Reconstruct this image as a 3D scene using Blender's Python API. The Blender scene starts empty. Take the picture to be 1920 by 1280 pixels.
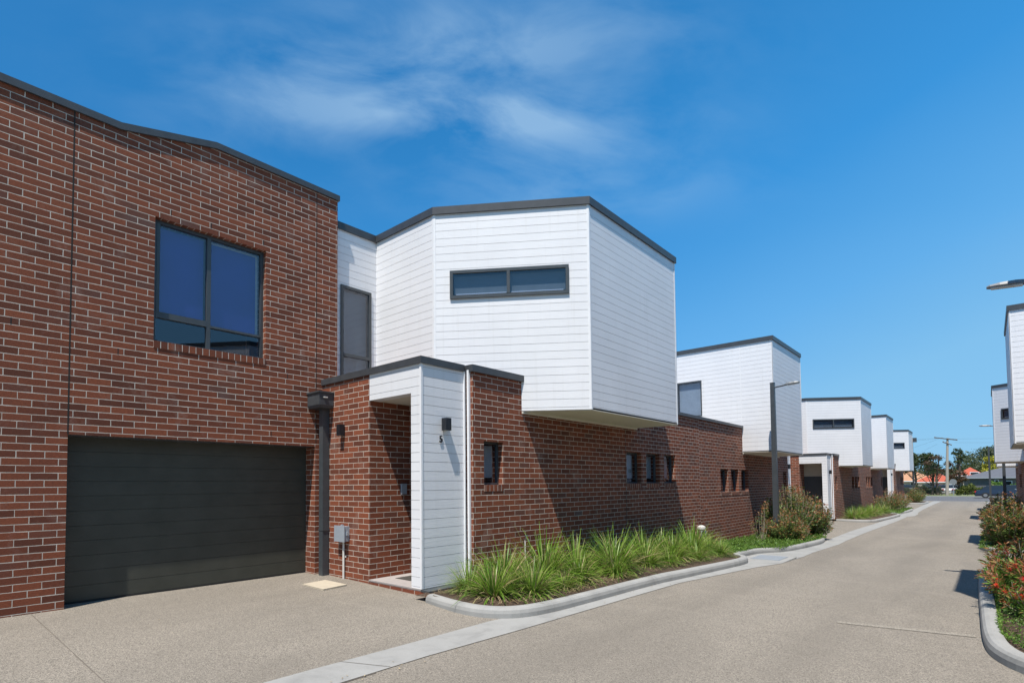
import bpy, math, random
from mathutils import Vector, Matrix
random.seed(7)
sc = bpy.context.scene
COL = sc.collection
R = math.radians

# ---------------------------------------------------------------- camera
F, YAW, PIT, ROL = 1036.94081, -0.74637787, 0.0397754977, -0.00753814695
f = Vector((math.sin(YAW)*math.cos(PIT), math.cos(YAW)*math.cos(PIT), math.sin(PIT)))
r0 = Vector((math.cos(YAW), -math.sin(YAW), 0)); u0 = r0.cross(f)
rr = r0*math.cos(ROL)+u0*math.sin(ROL); uu = -r0*math.sin(ROL)+u0*math.cos(ROL)
cd = bpy.data.cameras.new('camera'); cam = bpy.data.objects.new('camera', cd); COL.objects.link(cam)
M = Matrix((rr, uu, -f)).transposed().to_4x4(); M.translation = Vector((0, 0, 1.65)); cam.matrix_world = M
cd.sensor_fit = 'HORIZONTAL'; cd.sensor_width = 36; cd.lens = F/1920*36
cd.shift_x = (960-894.59)/1920; cd.shift_y = (865.11-640)/1920
cd.clip_start = .05; cd.clip_end = 5000
sc.camera = cam

# ---------------------------------------------------------------- light
SUN = Vector((1, -2.66, 6.25)).normalized()
EL = math.asin(SUN.z); AZ = math.atan2(SUN.x, SUN.y)
sl = bpy.data.lights.new('sun', 'SUN'); sl.energy = 5.0; sl.angle = R(.5); sl.color = (1, .94, .85)
so = bpy.data.objects.new('sun', sl); COL.objects.link(so)
so.rotation_euler = SUN.to_track_quat('Z', 'Y').to_euler(); so.location = (0, 0, 40)
W = bpy.data.worlds.new('World'); sc.world = W; W.use_nodes = True
sc.view_settings.view_transform = 'Standard'; sc.view_settings.look = 'None'
sc.view_settings.exposure = 0.42; sc.view_settings.gamma = 1

class NT:
    """small helper for node trees"""
    def __init__(s, nt): s.nt = nt; s.n = nt.nodes; s.l = nt.links
    def node(s, t, **k):
        n = s.n.new(t)
        for a, b in k.items():
            if a == 'i':
                for kk, v in b.items(): s.put(n.inputs[kk], v)
            else: setattr(n, a, b)
        return n
    def put(s, inp, v):
        if isinstance(v, bpy.types.NodeSocket): s.l.new(v, inp)
        else: inp.default_value = v
    def math(s, op, a, b=0.0, c=0.0, clamp=False):
        n = s.n.new('ShaderNodeMath'); n.operation = op; n.use_clamp = clamp
        s.put(n.inputs[0], a); s.put(n.inputs[1], b); s.put(n.inputs[2], c); return n.outputs[0]
    def mix(s, f, a, b, bt='MIX'):
        n = s.n.new('ShaderNodeMix'); n.data_type = 'RGBA'; n.blend_type = bt
        s.put(n.inputs[0], f); s.put(n.inputs[6], a); s.put(n.inputs[7], b); return n.outputs[2]
    def ramp(s, fac, stops, interp='LINEAR'):
        n = s.n.new('ShaderNodeValToRGB'); n.color_ramp.interpolation = interp
        e = n.color_ramp.elements
        e[0].position = stops[0][0]; e[0].color = c4(stops[0][1])
        e[1].position = stops[-1][0]; e[1].color = c4(stops[-1][1])
        for p, c in stops[1:-1]:
            x = e.new(p); x.color = c4(c)
        s.put(n.inputs[0], fac); return n.outputs[0]
    def noise(s, vec, scale, detail=4, rough=.55, dist=0):
        n = s.node('ShaderNodeTexNoise', i={'Scale': scale, 'Detail': detail, 'Roughness': rough, 'Distortion': dist})
        if vec is not None: s.put(n.inputs['Vector'], vec)
        return n.outputs[0]
    def scale(s, vec, sx, sy, sz):
        n = s.node('ShaderNodeMapping'); s.put(n.inputs[0], vec); n.inputs['Scale'].default_value = (sx, sy, sz); return n.outputs[0]
def c4(c):
    if isinstance(c, (int, float)): return (c, c, c, 1)
    return (*c, 1) if len(c) == 3 else c

# sky with thin streaky clouds
w = NT(W.node_tree)
bg = w.n['Background']
sky = w.node('ShaderNodeTexSky', sky_type='NISHITA')
sky.sun_disc = False; sky.sun_elevation = EL; sky.sun_rotation = AZ; sky.altitude = 50; sky.air_density = 1.0; sky.dust_density = .6; sky.ozone_density = 1.6
hs = w.node('ShaderNodeHueSaturation', i={'Saturation': 1.1, 'Value': 1.0, 'Color': sky.outputs[0]})
tc = w.node('ShaderNodeTexCoord')
sxyz = w.node('ShaderNodeSeparateXYZ'); w.put(sxyz.inputs[0], tc.outputs['Generated'])
azg = w.math('MULTIPLY', w.math('ADD', sxyz.outputs[0], .62), .30)     # the sky is paler towards the end of the street
grad = w.ramp(w.math('SUBTRACT', sxyz.outputs[2], azg, clamp=True), [(0, (.95, 2.5, 4.1)), (.14, (.50, 2.05, 4.1)), (.32, (.15, 1.48, 3.6)), (.55, (.07, 1.05, 2.75)), (1, (.08, .78, 2.15))])
deep = w.mix(.90, hs.outputs[0], grad)
cdir = Vector((-.57, .60, .565)).normalized()            # towards the cloud patch
ct = Vector((0, 0, 1)).cross(cdir).normalized() * -1; cu = ct.cross(cdir) * 1
if cu.z < 0: cu = -cu
def dot(v):
    n = w.node('ShaderNodeVectorMath', operation='DOT_PRODUCT'); w.put(n.inputs[0], tc.outputs['Generated']); n.inputs[1].default_value = v; return n.outputs['Value']
a_, b_, c_ = dot(ct), dot(cu), dot(cdir)
aa = w.math('DIVIDE', a_, w.math('MAXIMUM', c_, .05)); bb = w.math('DIVIDE', b_, w.math('MAXIMUM', c_, .05))
cmb = w.node('ShaderNodeCombineXYZ', i={0: w.math('MULTIPLY', aa, 1.0), 1: w.math('ADD', w.math('MULTIPLY', bb, 1.9), w.math('MULTIPLY', aa, .15)), 2: 0.3})
n1 = w.noise(w.scale(cmb.outputs[0], 1, 1.25, 1), 4.6, 8, .58, .35)
n3 = w.noise(w.scale(cmb.outputs[0], 1, 1, 1), 2.1, 4, .5, .3)
n1 = w.math('MULTIPLY', n1, w.math('MULTIPLY', n3, 2.0))
n2 = w.noise(cmb.outputs[0], 1.3, 2, .5, .2)
def gauss(x, x0, s):
    d = w.math('DIVIDE', w.math('SUBTRACT', x, x0), s); return w.math('EXPONENT', w.math('MULTIPLY', w.math('MULTIPLY', d, d), -1.0))
def blob(x, y, sx, sy, k): return w.math('MULTIPLY', w.math('MULTIPLY', gauss(aa, x, sx), gauss(bb, y, sy)), k)
mask = w.math('ADD', w.math('ADD', blob(.06, -.005, .24, .035, 1.0), blob(.0, .085, .34, .06, .75)), w.math('ADD', blob(.14, -.09, .26, .06, .6), blob(-.25, .02, .22, .07, .5)), clamp=True)
front = w.math('GREATER_THAN', c_, .1)
cl = w.math('MULTIPLY', w.math('MULTIPLY', w.math('SUBTRACT', n1, .30), 3.0, clamp=True), mask)
cl = w.math('MULTIPLY', cl, front)
# faint broad veil elsewhere in the sky
cl2 = w.math('MULTIPLY', w.math('SUBTRACT', n2, .52, clamp=True), .35)
cl = w.math('MULTIPLY', w.math('ADD', cl, w.math('MULTIPLY', cl2, front)), .62, clamp=True)
skyc = w.mix(w.math('MULTIPLY', cl, .78), deep, (2.5, 3.6, 4.6, 1))
w.put(bg.inputs[0], skyc); bg.inputs[1].default_value = .15

# ---------------------------------------------------------------- materials
MATS = {}
def mat(name):
    m = bpy.data.materials.new(name); m.use_nodes = True; MATS[name] = m
    t = NT(m.node_tree); b = t.n['Principled BSDF']; return m, t, b
def bump(t, b, h, strength, dist):
    n = t.node('ShaderNodeBump', i={'Height': h, 'Strength': strength, 'Distance': dist}); t.put(b.inputs['Normal'], n.outputs[0])
def plain(name, col, rough=.5, spec=.5, metal=0, var=0, vscale=6, bmp=0, bscale=60):
    m, t, b = mat(name)
    b.inputs['Roughness'].default_value = rough; b.inputs['Specular IOR Level'].default_value = spec; b.inputs['Metallic'].default_value = metal
    tc = t.node('ShaderNodeTexCoord')
    if var:
        n = t.noise(tc.outputs['Object'], vscale, 5, .6)
        t.put(b.inputs['Base Color'], t.ramp(n, [(.3, [x*(1-var) for x in col]), (.7, [min(1, x*(1+var)) for x in col])]))
    else: b.inputs['Base Color'].default_value = c4(col)
    if bmp: bump(t, b, t.noise(tc.outputs['Object'], bscale, 3), bmp, .01)
    return m

BL, BH = .285, .0915
def brick_mat(name, rowlock=False, cols=None, mort=(.62, .54, .46)):
    m, t, b = mat(name)
    uv = t.node('ShaderNodeUVMap').outputs[0]
    sp = t.node('ShaderNodeSeparateXYZ'); t.put(sp.inputs[0], uv)
    U, V = sp.outputs[0], sp.outputs[1]
    wob = t.noise(t.scale(uv, 1, 1, 1), 9, 2); wob = t.math('MULTIPLY', t.math('SUBTRACT', wob, .5), .006)
    V = t.math('ADD', V, wob); U = t.math('ADD', U, wob)
    L, H = (.098, 50) if rowlock else (BL, BH)
    vr = t.math('DIVIDE', V, H); row = t.math('FLOOR', vr)
    off = t.math('MULTIPLY', t.math('FLOORED_MODULO', row, 2.0), .5)
    ur = t.math('ADD', t.math('DIVIDE', U, L), off); colm = t.math('FLOOR', ur)
    fu = t.math('MULTIPLY', t.math('SUBTRACT', ur, colm), L); fv = t.math('MULTIPLY', t.math('SUBTRACT', vr, row), H)
    du = t.math('MINIMUM', fu, t.math('SUBTRACT', L, fu)); dv = t.math('MINIMUM', fv, t.math('SUBTRACT', H, fv))
    d = t.math('MINIMUM', du, dv)
    fine = t.noise(uv, 70, 4, .6); thick = t.noise(uv, 5, 3, .6)
    d2 = t.math('ADD', t.math('ADD', d, t.math('MULTIPLY', t.math('SUBTRACT', fine, .5), .004)), t.math('MULTIPLY', t.math('SUBTRACT', thick, .42), .007))
    mask = t.math('DIVIDE', t.math('SUBTRACT', d2, .0040), .0022, clamp=True)
    cx = t.node('ShaderNodeCombineXYZ', i={0: colm, 1: row, 2: 0.0})
    wn = t.node('ShaderNodeTexWhiteNoise', noise_dimensions='3D'); t.put(wn.inputs[0], cx.outputs[0])
    big = t.noise(uv, .55, 3, .6)
    rv = t.math('ADD', t.math('MULTIPLY', wn.outputs[0], .75), t.math('MULTIPLY', t.math('SUBTRACT', big, .35), .75))
    cols = cols or [(.05, (.115, .037, .021)), (.30, (.18, .052, .026)), (.55, (.265, .076, .035)), (.75, (.195, .056, .028)), (.90, (.14, .058, .040)), (1, (.15, .10, .09))]
    col = t.ramp(rv, cols)
    streak = t.noise(t.scale(uv, 30, 160, 1), 1, 3, .6)
    col = t.mix(t.math('MULTIPLY', t.math('SUBTRACT', streak, .38, clamp=True), 1.6), col, (.055, .018, .012, 1))
    # pale lime bloom in soft patches
    bl = t.noise(uv, 1.9, 6, .7, .5); bl = t.math('MULTIPLY', t.math('SUBTRACT', bl, .56, clamp=True), 1.9, clamp=True)
    col = t.mix(bl, col, (.34, .24, .20, 1))
    mvar = t.noise(uv, 6, 3); mc = t.ramp(mvar, [(.3, [x*.70 for x in mort]), (.7, mort)])
    t.put(b.inputs['Base Color'], t.mix(mask, mc, col))
    b.inputs['Roughness'].default_value = .82; b.inputs['Specular IOR Level'].default_value = .3
    h = t.math('ADD', mask, t.math('MULTIPLY', fine, .35))
    bump(t, b, h, .55, .006)
    return m
brick_mat('brick'); brick_mat('brick_rowlock', True)

def white_boards():
    m, t, b = mat('white_boards')
    uv = t.node('ShaderNodeUVMap').outputs[0]
    g = t.noise(t.scale(uv, 5, 60, 1), 1, 6, .65, 1.2); g2 = t.noise(t.scale(uv, 6, 38, 1), 1, 4, .7, 1.0)
    dirt = t.noise(uv, .8, 6, .65)
    c = t.ramp(dirt, [(.3, (.71, .71, .73)), (.7, (.78, .78, .80))])
    sp = t.node('ShaderNodeSeparateXYZ'); t.put(sp.inputs[0], uv)
    rw_ = t.math('FLOOR', t.math('DIVIDE', sp.outputs[1], .1412)); wn = t.node('ShaderNodeTexWhiteNoise', noise_dimensions='2D')
    cb = t.node('ShaderNodeCombineXYZ', i={0: rw_, 1: t.math('FLOOR', t.math('DIVIDE', t.math('ADD', sp.outputs[0], t.math('MULTIPLY', rw_, 1.37)), 2.9)), 2: 0.0}); t.put(wn.inputs[0], cb.outputs[0])
    c = t.mix(t.math('MULTIPLY', wn.outputs[0], .07), c, (.52, .52, .53, 1))
    sk = t.noise(t.scale(uv, 14, .5, 1), 1, 4, .6); c = t.mix(t.math('MULTIPLY', t.math('SUBTRACT', sk, .55, clamp=True), .8), c, (.50, .48, .44, 1))
    t.put(b.inputs['Base Color'], c); b.inputs['Roughness'].default_value = .55
    h = t.math('ADD', t.math('MULTIPLY', g, .6), t.math('MULTIPLY', t.math('SUBTRACT', g2, .5, clamp=True), 1.6))
    bump(t, b, h, .38, .005); return m
white_boards()
plain('white_trim', (.76, .76, .775), .45, var=.04)
plain('groove', (.42, .42, .42), .8)
plain('dark_metal', (.055, .062, .068), .38, .5, .0, var=.12, bmp=.05)
plain('capping', (.052, .056, .062), .42, .5, .0, var=.15)
plain('black_metal', (.012, .014, .018), .4)
plain('soffit', (.64, .60, .52), .8, var=.05)
plain('plaster', (.45, .42, .36), .8, var=.05)
plain('roof_sheet', (.30, .31, .32), .5)
plain('grey_box', (.30, .33, .37), .45, var=.05)
plain('grey_slab', (.34, .31, .30), .75, var=.1, vscale=12)
plain('pvc', (.62, .60, .56), .5, var=.1, vscale=20)
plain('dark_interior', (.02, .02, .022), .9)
plain('lamp_grey', (.20, .21, .22), .45)
plain('lens', (.55, .55, .52), .25)
plain('blind_blue', (.045, .065, .33), .55, var=.1, vscale=1.5)
plain('blind_warm', (.50, .51, .46), .6, var=.08)
plain('blind_light', (.50, .54, .54), .6, var=.08)
plain('blind_grey', (.14, .165, .17), .6, var=.08)
plain('blind_dark', (.05, .06, .07), .6)
plain('hatch', (.44, .385, .30), .8, var=.06, vscale=10)
plain('joint', (.02, .018, .016), .9)
plain('joint_soft', (.14, .12, .10), .9)
plain('rubber', (.02, .02, .02), .8)
plain('chrome', (.5, .5, .5), .3, metal=1)
plain('mat_fibre', (.05, .045, .04), .95, bmp=.4, bscale=90)

def glass():
    m, t, b = mat('glass'); t.n.remove(b)
    gl = t.node('ShaderNodeBsdfGlossy', i={'Color': (.85, .9, 1, 1), 'Roughness': .01})
    tr = t.node('ShaderNodeBsdfTransparent', i={'Color': (.80, .84, .90, 1)})
    fr = t.node('ShaderNodeFresnel', i={'IOR': 1.55})
    mx = t.node('ShaderNodeMixShader'); bf = t.node('ShaderNodeNewGeometry').outputs['Backfacing']
    t.put(mx.inputs[0], t.math('MULTIPLY', t.math('ADD', t.math('MULTIPLY', fr.outputs[0], 1.3), .045, clamp=True), t.math('SUBTRACT', 1.0, bf)))
    t.put(mx.inputs[1], tr.outputs[0]); t.put(mx.inputs[2], gl.outputs[0])
    t.put(t.n['Material Output'].inputs[0], mx.outputs[0]); return m
glass()

def garage_mat():
    m, t, b = mat('garage_panel')
    tc = t.node('ShaderNodeTexCoord'); n = t.noise(t.scale(tc.outputs['Object'], 1, 1, 1), 3, 5, .6)
    t.put(b.inputs['Base Color'], t.ramp(n, [(.3, (.040, .042, .033)), (.7, (.056, .057, .046))]))
    b.inputs['Roughness'].default_value = .45
    bump(t, b, t.noise(tc.outputs['Object'], 220, 2), .15, .002); return m
garage_mat()

def aggregate(name, base, dark, stain=.42, speck=1.0, tracks=False):
    m, t, b = mat(name)
    tc = t.node('ShaderNodeTexCoord').outputs['Object']
    v = t.node('ShaderNodeTexVoronoi', i={'Scale': 130.0}); t.put(v.inputs['Vector'], tc)
    sep = t.node('ShaderNodeSeparateColor'); t.put(sep.inputs[0], v.outputs['Color'])
    st = t.ramp(sep.outputs[0], [(0, [x*.36 for x in base]), (.22, [x*.72 for x in base]), (.55, base), (.85, [x*1.18 for x in base]), (1, [min(1, x*1.55) for x in base])])
    fine = t.noise(tc, 160, 3, .6)
    st = t.mix(t.math('MULTIPLY', t.math('SUBTRACT', fine, .52, clamp=True), 2.2*speck), st, c4([x*.45 for x in base]))
    big = t.noise(t.scale(tc, 1, .35, 1), .55, 5, .65, .6)
    st = t.mix(t.math('MULTIPLY', t.math('SUBTRACT', big, .42, clamp=True), stain*3, clamp=True), st, c4(dark))
    lt = t.noise(t.scale(tc, .5, 1.6, 1), .9, 5, .7, .3)
    st = t.mix(t.math('MULTIPLY', t.math('SUBTRACT', lt, .55, clamp=True), 1.6, clamp=True), st, c4([min(1, x*1.25) for x in base]))
    if tracks:
        sp = t.node('ShaderNodeSeparateXYZ'); t.put(sp.inputs[0], tc); X = sp.outputs[0]
        wv = t.math('MULTIPLY', t.math('SUBTRACT', t.noise(t.scale(tc, .3, .12, 1), 1, 3), .5), .9)
        for x0 in (-1.35, -2.95):
            d = t.math('DIVIDE', t.math('SUBTRACT', t.math('ADD', X, wv), x0), .30); k = t.math('EXPONENT', t.math('MULTIPLY', t.math('MULTIPLY', d, d), -1.0))
            k = t.math('MULTIPLY', k, t.math('MULTIPLY', t.noise(t.scale(tc, 3, .5, 1), 1, 5, .7), .42)); st = t.mix(k, st, c4([x*.52 for x in base]))
        sp_ = t.noise(tc, 1.7, 8, .72, 1.0); st = t.mix(t.math('MULTIPLY', t.math('SUBTRACT', sp_, .64, clamp=True), 5, clamp=True), st, c4([x*.62 for x in base]))
        oil = t.node('ShaderNodeTexVoronoi', i={'Scale': .55, 'Randomness': 1.0}); t.put(oil.inputs['Vector'], t.mix(.06, tc, t.node('ShaderNodeTexNoise', i={'Scale': 3.0}).outputs[1]))
        ok = t.math('MULTIPLY', t.math('SUBTRACT', .085, oil.outputs['Distance'], clamp=True), 9, clamp=True); st = t.mix(t.math('MULTIPLY', ok, .8), st, c4([x*.45 for x in base]))
    t.put(b.inputs['Base Color'], st); b.inputs['Roughness'].default_value = .85; b.inputs['Specular IOR Level'].default_value = .35
    bump(t, b, t.math('ADD', v.outputs['Distance'], fine), .5, .004); return m
aggregate('aggregate', (.243, .216, .180), (.130, .116, .098), stain=.55, tracks=True)
aggregate('asphalt', (.12, .12, .125), (.10, .10, .105), .2)
def concrete(name, base):
    m, t, b = mat(name)
    tc = t.node('ShaderNodeTexCoord').outputs['Object']
    n = t.noise(tc, 2.2, 6, .65, .4); c = t.ramp(n, [(.25, [x*.72 for x in base]), (.5, base), (.8, [x*1.14 for x in base])])
    f2 = t.noise(tc, 90, 3, .6); c = t.mix(t.math('MULTIPLY', t.math('SUBTRACT', f2, .55, clamp=True), 1.8), c, c4([x*.55 for x in base]))
    bl = t.noise(tc, 1.1, 7, .75, 1.5); c = t.mix(t.math('MULTIPLY', t.math('SUBTRACT', bl, .63, clamp=True), 4, clamp=True), c, c4([x*.45 for x in base]))
    t.put(b.inputs['Base Color'], c); b.inputs['Roughness'].default_value = .8
    bump(t, b, f2, .3, .003); return m
concrete('concrete', (.295, .292, .28)); concrete('concrete_gutter', (.285, .282, .27))
def mulch():
    m, t, b = mat('mulch')
    tc = t.node('ShaderNodeTexCoord').outputs['Object']
    n = t.noise(t.scale(tc, 25, 45, 30), 1, 5, .7, 1.0)
    t.put(b.inputs['Base Color'], t.ramp(n, [(.3, (.022, .014, .009)), (.5, (.075, .045, .027)), (.7, (.17, .12, .075))]))
    b.inputs['Roughness'].default_value = .95; bump(t, b, n, 1, .03); return m
mulch()
def leafy(name, stops, rough=.5, trans=.25):
    m, t, b = mat(name)
    g = t.node('ShaderNodeNewGeometry'); 
    c = t.ramp(g.outputs['Random Per Island'], stops)
    t.put(b.inputs['Base Color'], c); b.inputs['Roughness'].default_value = rough; b.inputs['Specular IOR Level'].default_value = .35
    tl = t.node('ShaderNodeBsdfTranslucent'); t.put(tl.inputs[0], t.mix(.35, c, (.20, .30, .03, 1)))
    mx = t.node('ShaderNodeMixShader'); mx.inputs[0].default_value = trans
    t.put(mx.inputs[1], b.outputs[0]); t.put(mx.inputs[2], tl.outputs[0]); t.put(t.n['Material Output'].inputs[0], mx.outputs[0]); return m
leafy('blade', [(0, (.07, .16, .018)), (.4, (.15, .28, .032)), (.75, (.26, .40, .06)), (.92, (.38, .42, .14)), (1, (.46, .38, .19))], .38, .35)
leafy('dry_blade', [(0, (.16, .10, .05)), (.5, (.30, .22, .12)), (1, (.45, .36, .22))], .7, .1)
leafy('bottlebrush_leaf', [(0, (.045, .085, .020)), (.5, (.095, .16, .035)), (.85, (.16, .22, .06)), (1, (.22, .18, .07))])
leafy('red_tip_leaf', [(0, (.20, .06, .03)), (.5, (.30, .11, .05)), (1, (.34, .20, .08))])
leafy('ground_leaf', [(0, (.05, .11, .015)), (.6, (.10, .20, .03)), (1, (.19, .30, .05))])
leafy('red_flower', [(0, (.50, .010, .008)), (.6, (.75, .025, .018)), (1, (.85, .08, .04))], .5, .15)
leafy('tree_leaf', [(0, (.022, .035, .015)), (.5, (.045, .065, .025)), (1, (.085, .10, .045))])
leafy('grey_leaf', [(0, (.06, .075, .045)), (.5, (.10, .125, .07)), (1, (.15, .17, .10))])
leafy('yellow_leaf', [(0, (.22, .22, .02)), (.5, (.42, .40, .04)), (1, (.55, .52, .08))])
leafy('purple_leaf', [(0, (.05, .025, .02)), (.5, (.09, .045, .03)), (1, (.13, .08, .045))])
leafy('hedge_leaf', [(0, (.06, .085, .02)), (.6, (.12, .15, .035)), (1, (.20, .21, .06))])
plain('bark', (.10, .075, .055), .9, var=.3, vscale=12, bmp=.6, bscale=40)
plain('pale_stem', (.30, .26, .19), .8, var=.2, vscale=20)
plain('pole_timber', (.36, .32, .27), .85, var=.15, vscale=8, bmp=.3)
plain('grass_ground', (.15, .17, .07), .95, var=.35, vscale=.8, bmp=.5, bscale=8)
plain('orange_tile', (.40, .085, .04), .7, var=.12, vscale=3)
plain('pale_tile', (.42, .22, .12), .7, var=.12, vscale=3)
plain('dark_tile', (.10, .105, .12), .7, var=.12, vscale=3)
plain('render_wall', (.52, .48, .40), .8, var=.06)
plain('grey_wall', (.17, .155, .15), .8, var=.08)
plain('brown_brick', (.22, .12, .08), .85, var=.15)
plain('fence_dark', (.05, .045, .04), .8, var=.2)
plain('timber_fence', (.27, .24, .20), .85, var=.2)
plain('car_white', (.75, .75, .76), .2, .6)
plain('car_navy', (.02, .028, .05), .15, .7)
plain('car_black', (.015, .016, .018), .15, .7)
plain('car_silver', (.35, .36, .38), .25, .6, .3)
plain('car_glass', (.02, .025, .03), .05, .8)
plain('tail_red', (.5, .02, .02), .3)

# ---------------------------------------------------------------- helpers
class T:
    """placement of a unit: mirror, shift and level of everything built while it is active"""
    mx = 1; my = 1; ox = 0; oy = 0; dz = 0
def setT(mx=1, my=1, ox=0., oy=0., dz=0.): T.mx, T.my, T.ox, T.oy, T.dz = mx, my, ox, oy, dz
def tp(p): return Vector((T.mx*p[0]+T.ox, T.my*p[1]+T.oy, p[2]+T.dz))
def tag(o, label=None, cat=None, group=None, kind=None):
    if label: o['label'] = label
    if cat: o['category'] = cat
    if group: o['group'] = group
    if kind: o['kind'] = kind
    return o
def empty(name, loc, label, cat, group=None):
    o = bpy.data.objects.new(name, None); COL.objects.link(o); o.location = tp(loc); o.empty_display_size = .2
    return tag(o, label, cat, group)
def worldloc(o):
    v = Vector((0, 0, 0))
    while o is not None: v += o.location; o = o.parent
    return v
class MB:
    def __init__(s): s.v = []; s.f = []; s.uv = []; s.sm = False
    def face(s, pts, uv=None):
        pts = [Vector(p) for p in pts]; k = len(s.v)
        if uv is None:
            n = (pts[1]-pts[0]).cross(pts[2]-pts[0])
            if n.length < 1e-12 and len(pts) > 3: n = (pts[2]-pts[0]).cross(pts[3]-pts[0])
            if n.length > 0: n.normalize()
            if abs(n.z) > .7: uv = [(p.x, p.y) for p in pts]
            else:
                t = Vector((-n.y, n.x)); 
                if t.length > 0: t.normalize()
                if abs(t.x) > abs(t.y): t = t if t.x > 0 else -t
                else: t = t if t.y > 0 else -t
                uv = [(p.x*t.x+p.y*t.y, p.z) for p in pts]
        s.v += pts; s.f.append(list(range(k, k+len(pts)))); s.uv.append(uv)
    def hexa(s, a):
        # a: 8 corners, bottom 0-3 anticlockwise, top 4-7
        for q in ((3, 2, 1, 0), (4, 5, 6, 7), (0, 1, 5, 4), (1, 2, 6, 5), (2, 3, 7, 6), (3, 0, 4, 7)): s.face([a[i] for i in q])
        return s
    def box(s, x0, x1, y0, y1, z0, z1):
        return s.hexa([(x0, y0, z0), (x1, y0, z0), (x1, y1, z0), (x0, y1, z0), (x0, y0, z1), (x1, y0, z1), (x1, y1, z1), (x0, y1, z1)])
    def obox(s, O, t, n, u0, u1, z0, z1, d0, d1):
        """box in a wall frame: u along tangent t, z up, d along outward normal n"""
        P = lambda u, d, z: (O[0]+t[0]*u+n[0]*d, O[1]+t[1]*u+n[1]*d, z)
        if t[0]*n[1]-t[1]*n[0] > 0: u0, u1 = u1, u0
        return s.hexa([P(u0, d1, z0), P(u1, d1, z0), P(u1, d0, z0), P(u0, d0, z0), P(u0, d1, z1), P(u1, d1, z1), P(u1, d0, z1), P(u0, d0, z1)])
    def prism(s, poly, z0, z1, bottom=True, top=True, skip=()):
        n = len(poly)
        for i in range(n):
            if i in skip: continue
            a, b = poly[i], poly[(i+1) % n]
            s.face([(a[0], a[1], z0), (b[0], b[1], z0), (b[0], b[1], z1), (a[0], a[1], z1)])
        if bottom: s.face([(p[0], p[1], z0) for p in reversed(poly)])
        if top: s.face([(p[0], p[1], z1) for p in poly])
        return s
    def tube(s, pts, rad, seg=8, caps=True):
        pts = [Vector(p) for p in pts]; rad = rad if isinstance(rad, (list, tuple)) else [rad]*len(pts); rings = []
        for i, p in enumerate(pts):
            d = (pts[min(i+1, len(pts)-1)]-pts[max(i-1, 0)]).normalized()
            a = d.cross(Vector((0, 0, 1)) if abs(d.z) < .9 else Vector((1, 0, 0))).normalized(); b = d.cross(a)
            rings.append([p+(a*math.cos(2*math.pi*k/seg)+b*math.sin(2*math.pi*k/seg))*rad[i] for k in range(seg)])
        k0 = len(s.v)
        for rg in rings: s.v += rg
        for i in range(len(rings)-1):
            for k in range(seg):
                a = k0+i*seg+k; b = k0+i*seg+(k+1) % seg
                s.f.append([a, b, b+seg, a+seg]); s.uv.append([(0, 0)]*4)
        if caps:
            s.f.append([k0+k for k in range(seg)][::-1]); s.uv.append([(0, 0)]*seg)
            s.f.append([k0+(len(rings)-1)*seg+k for k in range(seg)]); s.uv.append([(0, 0)]*seg)
        return s
    def sweep(s, path, prof, zf=None, closed_prof=True, caps=True):
        """mitred sweep of profile [(offset to the left of travel, z)] along a plan path"""
        P = [Vector((p[0], p[1])) for p in path]; secs = []
        for i, p in enumerate(P):
            a = (P[i]-P[i-1]).normalized() if i > 0 else (P[1]-P[0]).normalized()
            b = (P[i+1]-P[i]).normalized() if i < len(P)-1 else a
            m = (a+b).normalized(); nrm = Vector((-m.y, m.x)); k = 1/max(.3, m.dot(a))
            base = zf(p.x, p.y) if zf else 0
            secs.append([Vector((p.x+nrm.x*o*k, p.y+nrm.y*o*k, z+base)) for o, z in prof])
        n = len(prof)
        for i in range(len(secs)-1):
            for j in range(n if closed_prof else n-1):
                k = (j+1) % n
                s.face([secs[i][j], secs[i+1][j], secs[i+1][k], secs[i][k]])
        if caps and closed_prof: s.face(secs[0]); s.face(secs[-1][::-1])
        return s
    def build(s, name, m, parent=None, smooth=False, loc=None, raw=False):
        me = bpy.data.meshes.new(name)
        V = s.v if raw else [tp(p) for p in s.v]
        base = worldloc(parent) if parent is not None else (Vector(loc) if loc is not None else Vector((0, 0, 0)))
        V = [p-base for p in V]
        Fc = s.f if (raw or T.mx*T.my > 0) else [q[::-1] for q in s.f]
        U = s.uv if (raw or T.mx*T.my > 0) else [q[::-1] for q in s.uv]
        me.from_pydata(V, [], Fc)
        ul = me.uv_layers.new(name='UVMap'); flat = []
        for q in U:
            for a in q: flat += [a[0], a[1]]
        ul.data.foreach_set('uv', flat)
        me.materials.append(MATS[m] if isinstance(m, str) else m)
        if smooth: me.polygons.foreach_set('use_smooth', [True]*len(me.polygons))
        me.update()
        o = bpy.data.objects.new(name, me); COL.objects.link(o)
        if parent is not None: o.parent = parent
        elif loc is not None: o.location = base
        return o

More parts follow.
